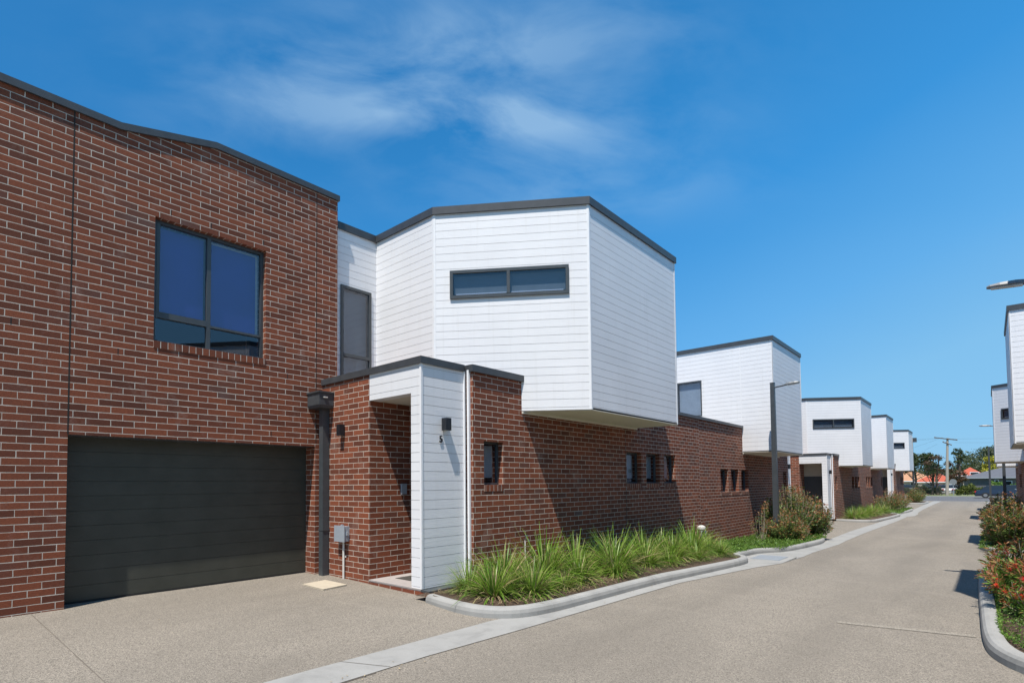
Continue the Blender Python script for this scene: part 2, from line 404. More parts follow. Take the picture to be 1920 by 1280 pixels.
def panel(mb, axis, c, a0, a1, z0, top, holes=(), thick=.3, sign=1):
    """wall on the plane axis=c, from a0 to a1; top = number or [(a,z),...]; holes (a0,a1,z0,z1); outward = sign"""
    tops = top if isinstance(top, list) else [(a0, top), (a1, top)]
    def zt(a):
        for (p, q), (p2, q2) in zip(tops, tops[1:]):
            if p <= a <= p2+1e-6: return q+(q2-q)*(a-p)/(p2-p) if p2 > p else q
        return tops[-1][1]
    A = sorted({a0, a1} | {h[0] for h in holes} | {h[1] for h in holes} | {p for p, _ in tops if a0 <= p <= a1})
    Zs = sorted({z0} | {h[2] for h in holes} | {h[3] for h in holes})
    P = (lambda a, z, d: (c-sign*d, a, z)) if axis == 'X' else (lambda a, z, d: (a, c-sign*d, z))
    inh = lambda a, z: any(h[0] < a < h[1] and h[2] < z < h[3] for h in holes)
    for i in range(len(A)-1):
        p, q = A[i], A[i+1]; m = (p+q)/2
        rows = [(z, z) for z in Zs if z < min(zt(p), zt(q))]+[(zt(p), zt(q))]
        for (l, l2), (h, h2) in zip(rows, rows[1:]):
            zm = (l+min(h, h2))/2
            if inh(m, zm): continue
            mb.face([P(p, l, 0), P(q, l2, 0), P(q, h2, 0), P(p, h, 0)]); mb.face([P(p, h, thick), P(q, h2, thick), P(q, l2, thick), P(p, l, thick)])
        mb.face([P(p, zt(p), 0), P(q, zt(q), 0), P(q, zt(q), thick), P(p, zt(p), thick)])
    for h in holes:
        for a in (h[0], h[1]):
            mb.face([P(a, h[2], 0), P(a, h[3], 0), P(a, h[3], thick), P(a, h[2], thick)], [(a, h[2]), (a, h[3]), (a+thick, h[3]), (a+thick, h[2])])
        for z in (h[2], h[3]): mb.face([P(h[0], z, 0), P(h[1], z, 0), P(h[1], z, thick), P(h[0], z, thick)])
    for a in (a0, a1): mb.face([P(a, z0, 0), P(a, zt(a), 0), P(a, zt(a), thick), P(a, z0, thick)])
    return mb

BP = .1412
def boards(mb, gb, Pt, Qt, z0, z1, holes=(), e0=.0, e1=.0, phase=0.0):
    """horizontal cladding boards with real grooves between plan points P and Q (outward on the right of travel)"""
    P0, Q0 = Vector(Pt), Vector(Qt); L = (Q0-P0).length; t = (Q0-P0)/L; n = Vector((t.y, -t.x))
    pt = lambda u, z, d: (P0.x+t.x*u+n.x*d, P0.y+t.y*u+n.y*d, z)
    g, dp = .0068, .007
    k = math.floor((z0-phase)/BP)
    while phase+k*BP < z1:
        b0, b1 = phase+k*BP, phase+(k+1)*BP; k += 1
        cuts = sorted({max(b0, z0), min(b1, z1)} | {h[2] for h in holes if b0 < h[2] < b1} | {h[3] for h in holes if b0 < h[3] < b1})
        for lo, hi in zip(cuts, cuts[1:]):
            if hi-lo < 1e-4: continue
            iv = [(e0, L-e1)]; zm = (lo+hi)/2
            for h in holes:
                if h[2] <= zm <= h[3]:
                    iv = [s for a, b in iv for s in ((a, min(b, h[0])), (max(a, h[1]), b)) if s[1]-s[0] > 1e-3]
            for a, b in iv:
                gl = b0+g
                if lo < gl-1e-5 and abs(lo-b0) < 1e-5 and hi > gl:
                    mb.face([pt(a, gl, 0), pt(b, gl, 0), pt(b, hi, 0), pt(a, hi, 0)])
                    gb.face([pt(a, lo, -dp), pt(b, lo, -dp), pt(b, gl, -dp), pt(a, gl, -dp)])
                    mb.face([pt(a, gl, -dp), pt(b, gl, -dp), pt(b, gl, 0), pt(a, gl, 0)])
                    mb.face([pt(a, lo, 0), pt(b, lo, 0), pt(b, lo, -dp), pt(a, lo, -dp)])
                else: mb.face([pt(a, lo, 0), pt(b, lo, 0), pt(b, hi, 0), pt(a, hi, 0)])

def window(root, O, t, n, w_, z0, z1, vb=(), hb=(), blind='blind_grey', inset=0., fw=.05, blind_cut=None, panes=None, label=None, bd=.10):
    """framed window in a wall frame; vb/hb: mullions (u) and transoms (z); blind drawn behind the glass"""
    m = MB(); d0, d1 = -inset-.05, -inset
    m.obox(O, t, n, 0, fw, z0, z1, d0, d1); m.obox(O, t, n, w_-fw, w_, z0, z1, d0, d1)
    m.obox(O, t, n, fw, w_-fw, z0, z0+fw, d0, d1); m.obox(O, t, n, fw, w_-fw, z1-fw, z1, d0, d1)
    for u in vb: m.obox(O, t, n, u-.028, u+.028, z0+fw, z1-fw, d0, d1+.004)
    for z in hb: m.obox(O, t, n, fw, w_-fw, z-.028, z+.028, d0+.003, d1+.007)
    fr = m.build('window', 'dark_metal', root)
    if label: fr['label'] = label
    MB().obox(O, t, n, fw-.01, w_-fw+.01, z0+fw-.01, z1-fw+.01, d0+.018, d0+.024).build('pane', 'glass', fr)
    zb = z0+fw if blind_cut is None else blind_cut
    us = [fw]+[u for u in vb]+[w_-fw]
    b = MB()
    for a, c in zip(us, us[1:]): b.obox(O, t, n, a+.004, c-.004, zb, z1-fw-.02, d0-.06, d0-.055)
    bl = b.build('blind', blind, fr)
    if blind_cut is not None and vb:
        b = MB()
        for a, c in zip(us, us[1:]): b.obox(O, t, n, a+.045, c-.04, zb-.012, zb+.004, d0-.05, d0-.03)
        b.build('blind_rail', 'white_trim', bl)
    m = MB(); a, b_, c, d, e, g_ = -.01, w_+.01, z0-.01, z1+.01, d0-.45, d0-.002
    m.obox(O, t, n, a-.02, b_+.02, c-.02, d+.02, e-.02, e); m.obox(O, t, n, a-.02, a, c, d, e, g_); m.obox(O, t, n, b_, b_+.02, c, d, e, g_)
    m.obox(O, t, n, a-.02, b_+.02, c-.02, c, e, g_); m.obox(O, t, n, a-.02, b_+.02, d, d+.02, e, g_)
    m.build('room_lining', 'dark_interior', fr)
    return fr

def text_mesh(body, size, O, tx, up, root, name='house_number', m='black_metal', depth=.012):
    cu_ = bpy.data.curves.new('txt', 'FONT'); cu_.body = body; cu_.size = size; cu_.extrude = depth/2; cu_.offset = .0025; cu_.align_x = 'CENTER'
    o = bpy.data.objects.new('txt', cu_); COL.objects.link(o)
    dg = bpy.context.evaluated_depsgraph_get(); me = bpy.data.meshes.new_from_object(o.evaluated_get(dg)); COL.objects.unlink(o); bpy.data.objects.remove(o)
    tx, up = Vector(tx), Vector(up); nn = tx.cross(up); b = worldloc(root)
    for v in me.vertices: v.co = Vector(O)+tx*v.co.x+up*v.co.y+nn*v.co.z-b
    me.materials.clear(); me.materials.append(MATS[m]); me.name = name
    o = bpy.data.objects.new(name, me); COL.objects.link(o); o.parent = root; return o

# ---------------------------------------------------------------- ground
def prof(y):
    pts = [(-50, .0), (9, 0), (14, -.14), (20, -.3), (36, -.42), (400, -.42)]
    for (a, p), (b, q) in zip(pts, pts[1:]):
        if a <= y <= b: return p+(q-p)*(y-a)/(b-a)
    return -.42
def G(x, y):
    k = min(1, max(0, (-4.55-x)/4.2)); return prof(y)+.075*k
YS = [-14, -6, 0, 2, 4, 5, 6, 8, 9, 10, 12, 14, 16, 18, 20, 23, 26, 30, 33, 36, 45, 55, 66, 72]
def sheet(x0, x1, ys, name, m, dz=0., nx=14, kind='structure', xf=None):
    mb = MB(); 
    for y, y2 in zip(ys, ys[1:]):
        for i in range(nx):
            a = x0+(x1-x0)*i/nx; b = x0+(x1-x0)*(i+1)/nx
            mb.face([(a, y, G(a, y)+dz), (b, y, G(b, y)+dz), (b, y2, G(b, y2)+dz), (a, y2, G(a, y2)+dz)])
    o = mb.build(name, m); tag(o, kind=kind); return o
setT()
g = MB(); g.face([(-900, -300, -.62), (900, -300, -.62), (900, 1500, -.62), (-900, 1500, -.62)]); tag(g.build('ground', 'grass_ground'), kind='structure')
sheet(-20, 12, YS, 'driveway', 'aggregate', 0, 32)
g = MB(); g.face([(-220, 72, -.43), (220, 72, -.43), (220, 92, -.43), (-220, 92, -.43)]); tag(g.build('road', 'asphalt'), kind='structure')
g = MB(); g.box(-220, 220, 92, 97, -.6, -.36); tag(g.build('grass_verge', 'grass_ground'), kind='structure')
g = MB(); g.box(-220, 220, 91.7, 92, -.6, -.35); tag(g.build('road_kerb', 'concrete'), kind='structure')
g = MB(); g.box(-220, -21, -80, 71.7, -.61, -.40); tag(g.build('lawn', 'grass_ground'), kind='structure')
g = MB(); g.box(13, 220, -80, 71.7, -.61, -.40); tag(g.build('lawn', 'grass_ground'), kind='structure')

# concrete gutters (dish channel) and drive crossings
OUT = [(-4.03, -12), (-4.02, 2.6), (-4.01, 3.6), (-3.93, 5), (-3.84, 7.4), (-3.78, 8.8), (-3.52, 12.1), (-3.35, 13.2), (-3.35, 15.2), (-3.42, 16.5), (-3.45, 20), (-3.5, 21.5), (-3.55, 26), (-3.5, 33), (-3.5, 40), (-3.25, 41), (-3.25, 43), (-3.4, 45), (-3.5, 50), (-3.55, 60), (-3.5, 71)]
INN = [(-4.58, -12), (-4.5, 2.6), (-4.47, 3.6), (-4.45, 5), (-4.15, 7.4), (-4.05, 8.8), (-3.9, 12.1), (-4.35, 13.2), (-4.35, 15.2), (-4.0, 16.5), (-3.9, 20), (-4.0, 21.5), (-4.1, 26), (-4.05, 33), (-4.0, 40), (-4.2, 41), (-4.2, 43), (-4.0, 45), (-4.0, 50), (-4.1, 60), (-4.1, 71)]
g = MB()
def densify(P, Q):
    a, b = [], []
    for i in range(len(P)-1):
        n = max(1, int(abs(P[i+1][1]-P[i][1])/1.0))
        for k in range(n):
            s = k/n; a.append([P[i][j]+(P[i+1][j]-P[i][j])*s for j in (0, 1)]); b.append([Q[i][j]+(Q[i+1][j]-Q[i][j])*s for j in (0, 1)])
    a.append(P[-1]); b.append(Q[-1]); return a, b
o_, i_ = densify(OUT, INN)
for a, b, c, d in zip(o_, i_, o_[1:], i_[1:]):
    h = lambda p: (p[0], p[1], G(*p)+.006)
    g.face([h(b), h(a), h(c), h(d)])
tag(g.build('gutter', 'concrete_gutter'), kind='structure')
g = MB()
for y0, x0, x1 in ((2.95, -4.5, -4.02), (9.6, -4.02, -3.72), (-.5, -4.52, -4.02), (17.5, -3.98, -3.44)):
    g.face([(x0, y0, G(x0, y0)+.010), (x1, y0+.22, G(x1, y0)+.010), (x1, y0+.228, G(x1, y0)+.010), (x0, y0+.008, G(x0, y0)+.010)])
tag(g.build('gutter_joint', 'joint_soft'), kind='structure')
# expansion joints sawn in the driveway paving
g = MB()
def jline(p, q, w_=.006):
    p, q = Vector(p), Vector(q); d = (q-p).normalized(); nn = Vector((-d.y, d.x))*w_/2; N = 12
    for i in range(N):
        a = p+(q-p)*i/N; b = p+(q-p)*(i+1)/N
        g.face([(v.x, v.y, G(v.x, v.y)+.005) for v in (a-nn, b-nn, b+nn, a+nn)])
jline((-8.8, 1.32), (-4.56, 1.32)); jline((-3.4, 14.6), (-.2, 14.6), .01); jline((-3.4, 21.5), (-.2, 21.5), .012)
jline((-3.5, 29), (-.2, 29), .015); jline((-8.8, -3), (-4.6, -3)); jline((-3.98, -8), (-4.0, 3), .01)
for a, b in zip(o_[14:40], o_[15:41]): jline(a, b, .008)
tag(g.build('paving_joint', 'joint_soft'), kind='structure')
g = MB(); jline((-1.36, 7.66), (-.16, 7.90), .11)
aggregate('aggregate_pale', (.275, .248, .208), (.22, .198, .165)); tag(g.build('paving_patch', 'aggregate_pale'), kind='structure')

KP = [(0, -.12), (0, .06), (.012, .10), (.035, .122), (.07, .130), (.125, .130), (.145, .122), (.15, .08), (.15, -.12)]
def kerb(path, name='kerb'):
    # smooth the path a little (Chaikin) so corners read as cast radii
    P = [Vector(p) for p in path]
    for _ in range(2):
        Q = [P[0]]
        for a, b in zip(P, P[1:]): Q += [a*.75+b*.25, a*.25+b*.75]
        Q.append(P[-1]); P = Q
    mb = MB(); mb.sweep([(p.x, p.y) for p in P], KP, zf=lambda x, y: prof(y))
    o = mb.build(name, 'concrete'); tag(o, kind='structure'); return [(p.x, p.y) for p in P]
def bed(path, wallx, name='garden_bed'):
    P = [Vector(p) for p in path]; Q = []
    for i, p in enumerate(P):
        a = (P[i]-P[i-1]).normalized() if i else (P[1]-P[0]).normalized(); b = (P[i+1]-P[i]).normalized() if i < len(P)-1 else a
        m_ = (a+b).normalized(); Q.append((p.x-m_.y*.13, p.y+m_.x*.13))
    path = Q
    mb = MB()
    # mulch surface inside the kerb, gently mounded
    pts = path; n = len(pts)
    for a, b in zip(pts, pts[1:]):
        K = 8
        for k in range(K):
            s0, s1 = k/K, (k+1)/K
            def q(p, s):
                x = p[0]+(wallx-p[0])*s; return (x, p[1], prof(p[1])+.085+.05*math.sin(math.pi*min(1, s*1.1))*.9)
            mb.face([q(a, s0), q(b, s0), q(b, s1), q(a, s1)])
    o = mb.build(name, 'mulch', smooth=True); tag(o, kind='structure'); return o
LK = [(-5.75, 5.15), (-5.1, 5.03), (-4.62, 5.05), (-4.28, 5.3), (-4.13, 5.8), (-4.07, 7.0), (-4.02, 8.2), (-3.93, 9.4), (-3.86, 11.2), (-3.82, 12.6), (-4.0, 13.2), (-4.3, 13.5), (-4.38, 14.2), (-4.33, 15.2), (-4.05, 15.9), (-3.9, 16.8), (-3.86, 18.5), (-3.86, 20), (-4.0, 21.2), (-4.45, 21.9), (-5.2, 22.1)]
for k in (0, 27.8):
    # offset is to the left of travel, so travel away from the camera keeps the kerb on the bed side
    p = kerb([(x, y+k) for x, y in LK]); bed(p, -6.0)
LK5 = [(-5.9, 60.8), (-5.0, 60.7), (-4.5, 60.9), (-4.2, 61.6), (-4.1, 63), (-4.1, 66), (-4.6, 67.4), (-5.5, 68)]
p = kerb(LK5); bed(p, -6.2)
RK = [(1.3, 6.05), (.6, 6.25), (.2, 6.55), (-.02, 6.95), (-.1, 7.5), (-.13, 8.9), (-.16, 10.5), (-.19, 12.5), (-.19, 14.0), (0, 14.8), (.5, 15.2), (1.3, 15.3)]
for s, k in ((1, 0),):
    p = kerb(RK[::-1]); bed(p, 1.5)
RK2 = [(1.3, 20.0), (.4, 20.0), (-.05, 20.3), (-.25, 21), (-.25, 23), (-.2, 24.6), (.2, 25.2), (1.3, 25.3)]
for kk in (.0, 13.2, 41):
    p = kerb([(x, y+kk) for x, y in RK2][::-1]); bed(p, 1.5)

# pit lid and access cover
r_ = empty('stormwater_pit', (-3.85, 14.0, prof(14)), 'concrete stormwater pit with a grey grate set in the gutter where the kerb steps back', 'drain pit')
MB().box(-4.22, -3.36, 13.55, 14.6, prof(14)-.12, prof(14)+.022).build('pit_surround', 'concrete', r_)
g = MB()
for i in range(11): g.box(-4.1, -3.5, 13.68+i*.075, 13.72+i*.075, prof(14)+.0225, prof(14)+.034)
g.build('grate', 'grey_box', r_)
g = MB(); g.prism([(-8.08, 4.62), (-7.44, 4.60), (-7.50, 5.06), (-8.14, 5.07)], .03, .078)
tag(g.build('access_cover', 'hatch', loc=(0, 0, 0)), 'square cream access cover set in the drive near the rainwater pipe', 'access cover')
tag(MB().box(-7.15, -6.45, 5.75, 6.25, .115, .128).build('door_mat', 'mat_fibre'), 'dark ribbed door mat on the porch slab of house number 5', 'door mat')

# ---------------------------------------------------------------- townhouse
XG, YR, XR, XW = -8.82, 5.41, -5.98, -8.95
BOXP = [(XW, 5.60), (XW, 6.72), (-7.25, 6.72), (-5.0, 8.33), (-5.0, 11.93)]
def wall_lamp(root, O, t, n, z0, z1, s=.055):
    m = MB(); m.obox(O, t, n, -s, s, z0, z1, .012, .11); m.obox(O, t, n, -s*.7, s*.7, z0+.05, z1-.05, 0, .012)
    l = m.build('wall_lamp', 'black_metal', root)
    MB().obox(O, t, n, -s*.7, s*.7, z0-.004, z0-.0, .03, .095).build('lens', 'lens', l)
def downpipe(root, x, y, z0, z1, s=.045, name='downpipe', m='dark_metal', brk=()):
    b = MB(); b.box(x-s, x+s, y-s, y+s, z0, z1)
    for z in brk: b.box(x-s-.012, x+s+.012, y-s-.005, y+s+.03, z, z+.03)
    return b.build(name, m, root)

def townhouse(label, number=None, rear=15.7, rear_top=3.5, porch_cap=3.54, hopper=True, full=True, group='townhouses along the shared driveway', near=False):
    h = empty('townhouse', (-8.8, 5.4, 0), label, 'townhouse', group)
    EXs = (-18.0)
    # --- garage block in brick
    m = MB()
    panel(m, 'X', XG, -2.0 if near else 1.0, 5.73, -.3, [(-2.0, 6.66), (2.2, 6.66), (3.5, 6.97), (5.73, 6.97)] if near else [(1.0, 6.66), (2.2, 6.66), (3.5, 6.97), (5.73, 6.97)],
          holes=[(1.66, 5.275, -.29, 2.335), (2.65, 4.34, 3.76, 5.59)], thick=.32)
    m.box(-18, XG-.321, 5.45, 5.729, -.3, 6.55)
    y0 = -2.0 if near else 1.0
    m.box(-18, XG-.321, y0, y0+.25, -.3, 6.5)
    m.build('garage_wall', 'brick', h)
    c = MB(); c_path = [(XG, y0), (XG, 2.2), (XG, 3.5), (XG, 5.73)]
    zt = [6.66, 6.66, 6.97, 6.97]
    for i in range(3):
        a, b = c_path[i][1], c_path[i+1][1]; e = .03 if i == 2 else 0
        za, zb = zt[i], zt[i+1]
        c.hexa([(XG-.36, a, za), (XG+.035, a, za), (XG+.035, b+e, zb), (XG-.36, b+e, zb), (XG-.36, a, za+.10), (XG+.035, a, za+.10), (XG+.035, b+e, zb+.10), (XG-.36, b+e, zb+.10)])
    c.build('parapet_capping', 'capping', h)
    MB().box(-17.9, XG-.33, y0+.3, 5.4, 6.2, 6.3).build('roof', 'roof_sheet', h)
    j = MB()
    j.box(XG-.01, XG+.002, 1.652, 1.668, 2.34, 6.66); j.build('control_joint', 'joint', h); j = MB(); j.box(XG-.01, XG+.002, 5.285, 5.297, 2.40, 6.97)
    j.build('control_joint', 'joint', h)
    s = MB(); s.box(XG-.06, XG+.008, 2.65, 4.34, 3.655, 3.757); s.build('window_sill', 'brick_rowlock', h)
    if near:
        for wy, wz in ((2.86, 5.70), (3.44, 5.70), (4.29, 5.70), (1.06, 3.70), (2.21, 3.52), (4.74, 3.52), (3.3, 2.43), (4.45, 2.43)):
            wz = round(wz/BH)*BH; MB().box(XG-.01, XG+.0015, wy-.006, wy+.006, wz+.004, wz+BH-.004).build('weep_hole', 'joint', h)
    l = MB(); l.box(XG-.30, XG-.03, 1.663, 5.272, 2.322, 2.334); l.build('lintel', 'dark_metal', h)
    # garage door with ribbed panels
    g = MB(); x = XG-.30; n_ = 11; hh = (2.33-.10)/n_
    for i in range(n_):
        z = .10+i*hh
        g.box(x-.04, x, 1.665, 5.27, z+.006, z+hh)
        g.box(x-.05, x-.008, 1.665, 5.27, z, z+.006)
    d = g.build('garage_door', 'garage_panel', h)
    MB().box(x-.03, x+.004, 1.67, 5.265, .055, .10).build('door_seal', 'rubber', d)
    # first floor window over the garage
    t, n = (0, 1), (1, 0)
    fr = MB(); O = (XG-.09, 2.65); fw = .05
    W_, Z0, Z1, ZM, UM = 1.69, 3.76, 5.59, 4.16, .80
    for a, b_, zc, zd in ((0, fw, Z0, Z1), (W_-fw, W_, Z0, Z1), (fw, W_-fw, Z1-.05, Z1), (fw, W_-fw, Z0, Z0+.03), (UM-.03, UM+.03, Z0+.03, Z1-.05)):
        fr.obox(O, t, n, a, b_, zc, zd, -.06, .0)
    fr.obox(O, t, n, fw, UM-.03, ZM-.03, ZM+.06, -.055, .003); fr.obox(O, t, n, UM+.03, W_-fw, ZM-.035, ZM, -.055, .003)
    fr.obox(O, t, n, fw, fw+.045, ZM+.06, Z1-.05, -.05, .006)
    wn = fr.build('window', 'dark_metal', h)
    p = MB(); p.obox(O, t, n, fw, UM-.03, Z0+.03, Z1-.05, -.04, -.034); p.obox(O, t, n, UM+.03, W_-fw, Z0+.03, Z1-.05, -.04, -.034); p.build('pane', 'glass', wn)
    b = MB(); b.obox(O, t, n, .11, UM-.05, ZM+.02, Z1-.07, -.10, -.095); b.obox(O, t, n, UM+.04, W_-.10, ZM-.02, Z1-.09, -.10, -.095); b.build('blind', 'blind_blue', wn)
    MB().obox(O, t, n, UM+.032, W_-.052, ZM, Z1-.052, -.118, -.112).build('blind_backing', 'pvc', wn)
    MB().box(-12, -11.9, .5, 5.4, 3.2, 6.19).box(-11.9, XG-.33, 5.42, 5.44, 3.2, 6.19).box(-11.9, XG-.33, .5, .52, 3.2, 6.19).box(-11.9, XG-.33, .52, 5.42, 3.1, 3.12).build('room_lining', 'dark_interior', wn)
    # --- upper white box
    zb, ztp = 2.92, 6.52
    w1, g1 = MB(), MB()
    P = BOXP
    hol = {2: [(.30, 2.41, 4.96, 5.47)], 0: []}
    # white wall beside the garage block (faces the drive)
    boards(w1, g1, P[0], P[1], 3.0, ztp, holes=[(.28, .98, 3.3, 5.46)], e0=0)
    boards(w1, g1, P[1], P[2], 3.0, ztp, e1=.035)
    boards(w1, g1, P[2], P[3], zb, ztp, holes=hol[2], e0=.035, e1=.035)
    boards(w1, g1, P[3], P[4], zb, ztp, e0=.035, e1=.035)
    rw = [(.0+(8.13-5.0), .0)]
    boards(w1, g1, P[4], (-14, 11.93), 3.3, ztp, holes=[(2.28, 3.14, 4.25, 5.5)], e0=.035)
    boards(w1, g1, P[4], (XR, 11.93), zb, 3.3, e0=.035)
    w1.build('cladding', 'white_boards', h); g1.build('cladding_groove', 'groove', h)
    # corner stops, one per corner
    t1 = Vector((-5+7.25, 8.33-6.72)).normalized(); n1_ = (t1.y, -t1.x)
    tr = MB(); tr.obox(P[2], (t1.x, t1.y), n1_, -.002, .036, 3.0, ztp, -.01, .006); tr.obox(P[2], (-1, 0), (0, -1), .0, .036, 3.0, ztp, -.01, .006); tr.build('corner_trim', 'white_trim', h)
    tr = MB(); tr.obox(P[3], (-t1.x, -t1.y), n1_, -.003, .036, zb, ztp, -.01, .006); tr.obox(P[3], (0, 1), (1, 0), -.003, .036, zb, ztp, -.01, .0065); tr.build('corner_trim', 'white_trim', h)
    tr = MB(); tr.obox(P[4], (0, -1), (1, 0), -.006, .036, zb, ztp, -.01, .0065); tr.obox(P[4], (-1, 0), (0, 1), .0, .036, zb, ztp, -.01, .006); tr.build('corner_trim', 'white_trim', h)
    tr = MB(); tr.obox((XR, 11.93), (1, 0), (0, 1), -.02, .006, zb, ztp, .0, .004); tr.build('cover_strip', 'white_trim', h)
    c = MB(); c.sweep([(P[0][0], 5.745)]+P[1:]+[(-14, 11.93)], [(-.035, ztp), (-.035, ztp+.135), (.20, ztp+.135), (.20, ztp)])
    c.build('parapet_capping', 'capping', h)
    core = [(XW-.02, 5.75), (XW-.02, 6.745), (-7.26, 6.745), (-5.025, 8.345), (-5.025, 11.905), (-14, 11.905), (-14, 5.75)]
    MB().prism(core, 6.3, 6.4).build('roof', 'roof_sheet', h)
    # soffit of the overhang
    MB().prism([(XR-.2, 7.62), (-5.02, 8.32), (-5.0, 8.34), (-5.0, 11.93), (XR-.2, 11.93)], zb-.012, zb+.03).build('soffit', 'soffit', h)
    MB().box(XR-.0, XR+.025, 7.63, 11.93, zb-.05, zb-.013).build('soffit_bead', 'soffit', h)
    # windows of the white box
    tt, nn = (t1.x, t1.y), n1_
    Ow = (P[2][0]+t1.x*.30, P[2][1]+t1.y*.30)
    window(h, Ow, tt, nn, 2.11, 4.96, 5.47, vb=(1.05,), blind='blind_grey', inset=-.035, fw=.055, blind_cut=5.06)
    window(h, (XW, 5.88), (0, 1), (1, 0), .70, 3.3, 5.46, hb=(4.12,), blind='blind_grey', inset=-.03, fw=.055, blind_cut=3.3)
    window(h, (-5-2.28-.86, 11.93), (1, 0), (0, 1), .86, 4.25, 5.5, blind='blind_light', inset=-.02, fw=.035, label='plain window in the flat side of the white upper box')
    # --- lower brick wall to the drive
    hs_ = [(6.63, 7.11, 1.63, 2.34), (11.42, 12.14, 1.63, 2.345), (12.40, 13.12, 1.63, 2.345), (13.38, 14.06, 1.63, 2.345)]
    m = MB(); panel(m, 'X', XR, 6.37, 7.63, -.5, 3.43, holes=hs_[:1], thick=.23)
    panel(m, 'X', XR, 7.63, 11.38, -.5, 2.905, thick=.23)
    panel(m, 'X', XR, 11.38, rear, -.5, [(11.38, 2.905), (11.93, 2.905), (11.9301, rear_top-.08), (rear, rear_top-.08)], holes=hs_[1:], thick=.23)
    m.box(-7.4, XR-.231, 6.45, 6.60, -.5, 3.40)
    m.build('front_wall', 'brick', h)
    MB().box(XR-.01, XR+.002, 11.372, 11.386, 0, 2.9).build('control_joint', 'joint', h)
    for a0, a1, z0_, z1_ in hs_:
        b = MB(); b.box(XR-.10, XR+.006, a0, a1, z0_-.105, z0_-.003); b.build('window_sill', 'brick_rowlock', h)
        window(h, (XR-.105, a0), (0, 1), (1, 0), a1-a0, z0_, z1_, blind='blind_warm' if near else 'blind_dark', fw=.035, blind_cut=z0_+.12, bd=.0)
    c = MB(); c.sweep([(XR-.3, 6.37), (XR, 6.37), (XR, 7.66)], [(-.04, 3.43), (-.04, porch_cap), (.26, porch_cap), (.26, 3.43)])
    c.build('parapet_capping', 'capping', h); c = MB(); c.sweep([(XR, 11.95), (XR, rear)], [(-.045, rear_top-.08), (-.045, rear_top), (.26, rear_top), (.26, rear_top-.08)])
    # porch block
    zc = 3.44; c.build('parapet_capping', 'capping', h); c = MB()
    c.sweep([(XG+.02, YR), (-6.12, YR), (-6.12, 6.31)], [(-.03, zc), (-.03, porch_cap+.005), (.24, porch_cap+.005), (.24, zc)])
    c.build('parapet_capping', 'capping', h)
    MB().box(-14, XR-.24, 5.7, rear, 3.1, 3.2).build('roof', 'roof_sheet', h)
    MB().box(-9.4, -9.2, 12.0, rear, 3.0, 6.3).build('upper_wall', 'white_boards', h)
    m = MB(); m.box(XG+.001, -7.39, YR, 6.70, -.3, 3.439); m.build('return_wall', 'brick', h)
    w1, g1 = MB(), MB()
    boards(w1, g1, (-7.388, YR), (-6.12, YR), 3.02, zc, e1=.03)
    boards(w1, g1, (-6.35, YR), (-6.12, YR), .12, 3.02, e1=.03)
    boards(w1, g1, (-6.12, YR), (-6.12, 6.30), .12, zc, e0=.03)
    w1.box(-7.385, -6.135, YR+.012, 5.60, 3.02, zc); w1.box(-6.345, -6.135, YR+.012, 6.30, .12, 3.019)
    w1.build('porch_cladding', 'white_boards', h); g1.build('cladding_groove', 'groove', h)
    tr = MB(); tr.box(-6.15, -6.112, YR-.008, YR+.03, .12, zc); tr.build('corner_trim', 'white_trim', h); tr = MB(); tr.box(-6.14, -6.095, 6.301, 6.325, .12, zc); tr.build('corner_trim', 'white_trim', h)
    MB().box(-7.389, -6.14, 5.60, 6.69, 3.025, 3.06).build('porch_ceiling', 'soffit', h)
    d = MB().box(-7.388, -6.36, 6.40, 6.44, .13, 2.35).build('front_door', 'dark_metal', h)
    MB().box(-6.62, -6.58, 6.36, 6.40, 1.0, 1.3).build('handle', 'chrome', d)
    MB().box(-7.388, -6.36, 6.40, 6.449, 2.352, 3.02).build('door_surround', 'plaster', h)
    MB().box(-7.41, -5.96, YR-.012, 6.36, -.3, .10).build('porch_step', 'brick', h)
    MB().box(-7.385, -6.125, YR-.018, 6.365, .101, .122).build('porch_slab', 'grey_slab', h)
    MB().box(-6.124, -5.94, YR-.018, 6.365, .085, .112).build('step_flashing', 'dark_metal', h)
    if number is not None:
        pass
    downpipe(h, -6.045, 6.347, .05, 3.46, .020, 'downpipe', 'white_trim')
    # wall lamps, meter box, intercom
    wall_lamp(h, (-6.12, 5.87), (0, 1), (1, 0), 2.465, 2.655)
    wall_lamp(h, (-8.13, YR), (1, 0), (0, -1), 2.49, 2.68, .05)
    b = MB(); b.box(-8.22, -7.95, YR-.10, YR, .70, .95); b.box(-8.235, -7.935, YR-.115, YR-.10, .69, .96); b.box(-7.95, -7.925, YR-.07, YR-.03, .80, .86); b.box(-8.12, -8.09, YR-.06, YR-.02, .95, .975); bx = b.build('meter_box', 'grey_box', h)
    cdt = MB().tube([(-8.07, YR-.035, .0), (-8.07, YR-.035, .70)], .018, 10); cdt.box(-8.105, -8.035, YR-.012, YR, .42, .45); cdt.build('conduit', 'pvc', bx)
    MB().box(-7.39, -7.355, 6.06, 6.17, 1.48, 1.66).build('intercom', 'grey_box', h)
    if hopper:
        b = MB()
        b.hexa([(XG+.012, 5.14, 2.99), (-8.46, 5.14, 2.99), (-8.46, 5.40, 2.99), (XG+.012, 5.40, 2.99), (XG+.005, 5.12, 3.04), (-8.43, 5.12, 3.04), (-8.43, 5.405, 3.04), (XG+.005, 5.405, 3.04)])
        b.box(XG+.004, -8.43, 5.12, 5.406, 3.04, 3.25); b.box(XG+.002, -8.41, 5.10, 5.408, 3.25, 3.275)
        rh = b.build('rainwater_head', 'dark_metal', h)
        MB().box(-8.43, -8.40, 5.20, 5.27, 3.16, 3.18).build('overflow_spout', 'pvc', rh)
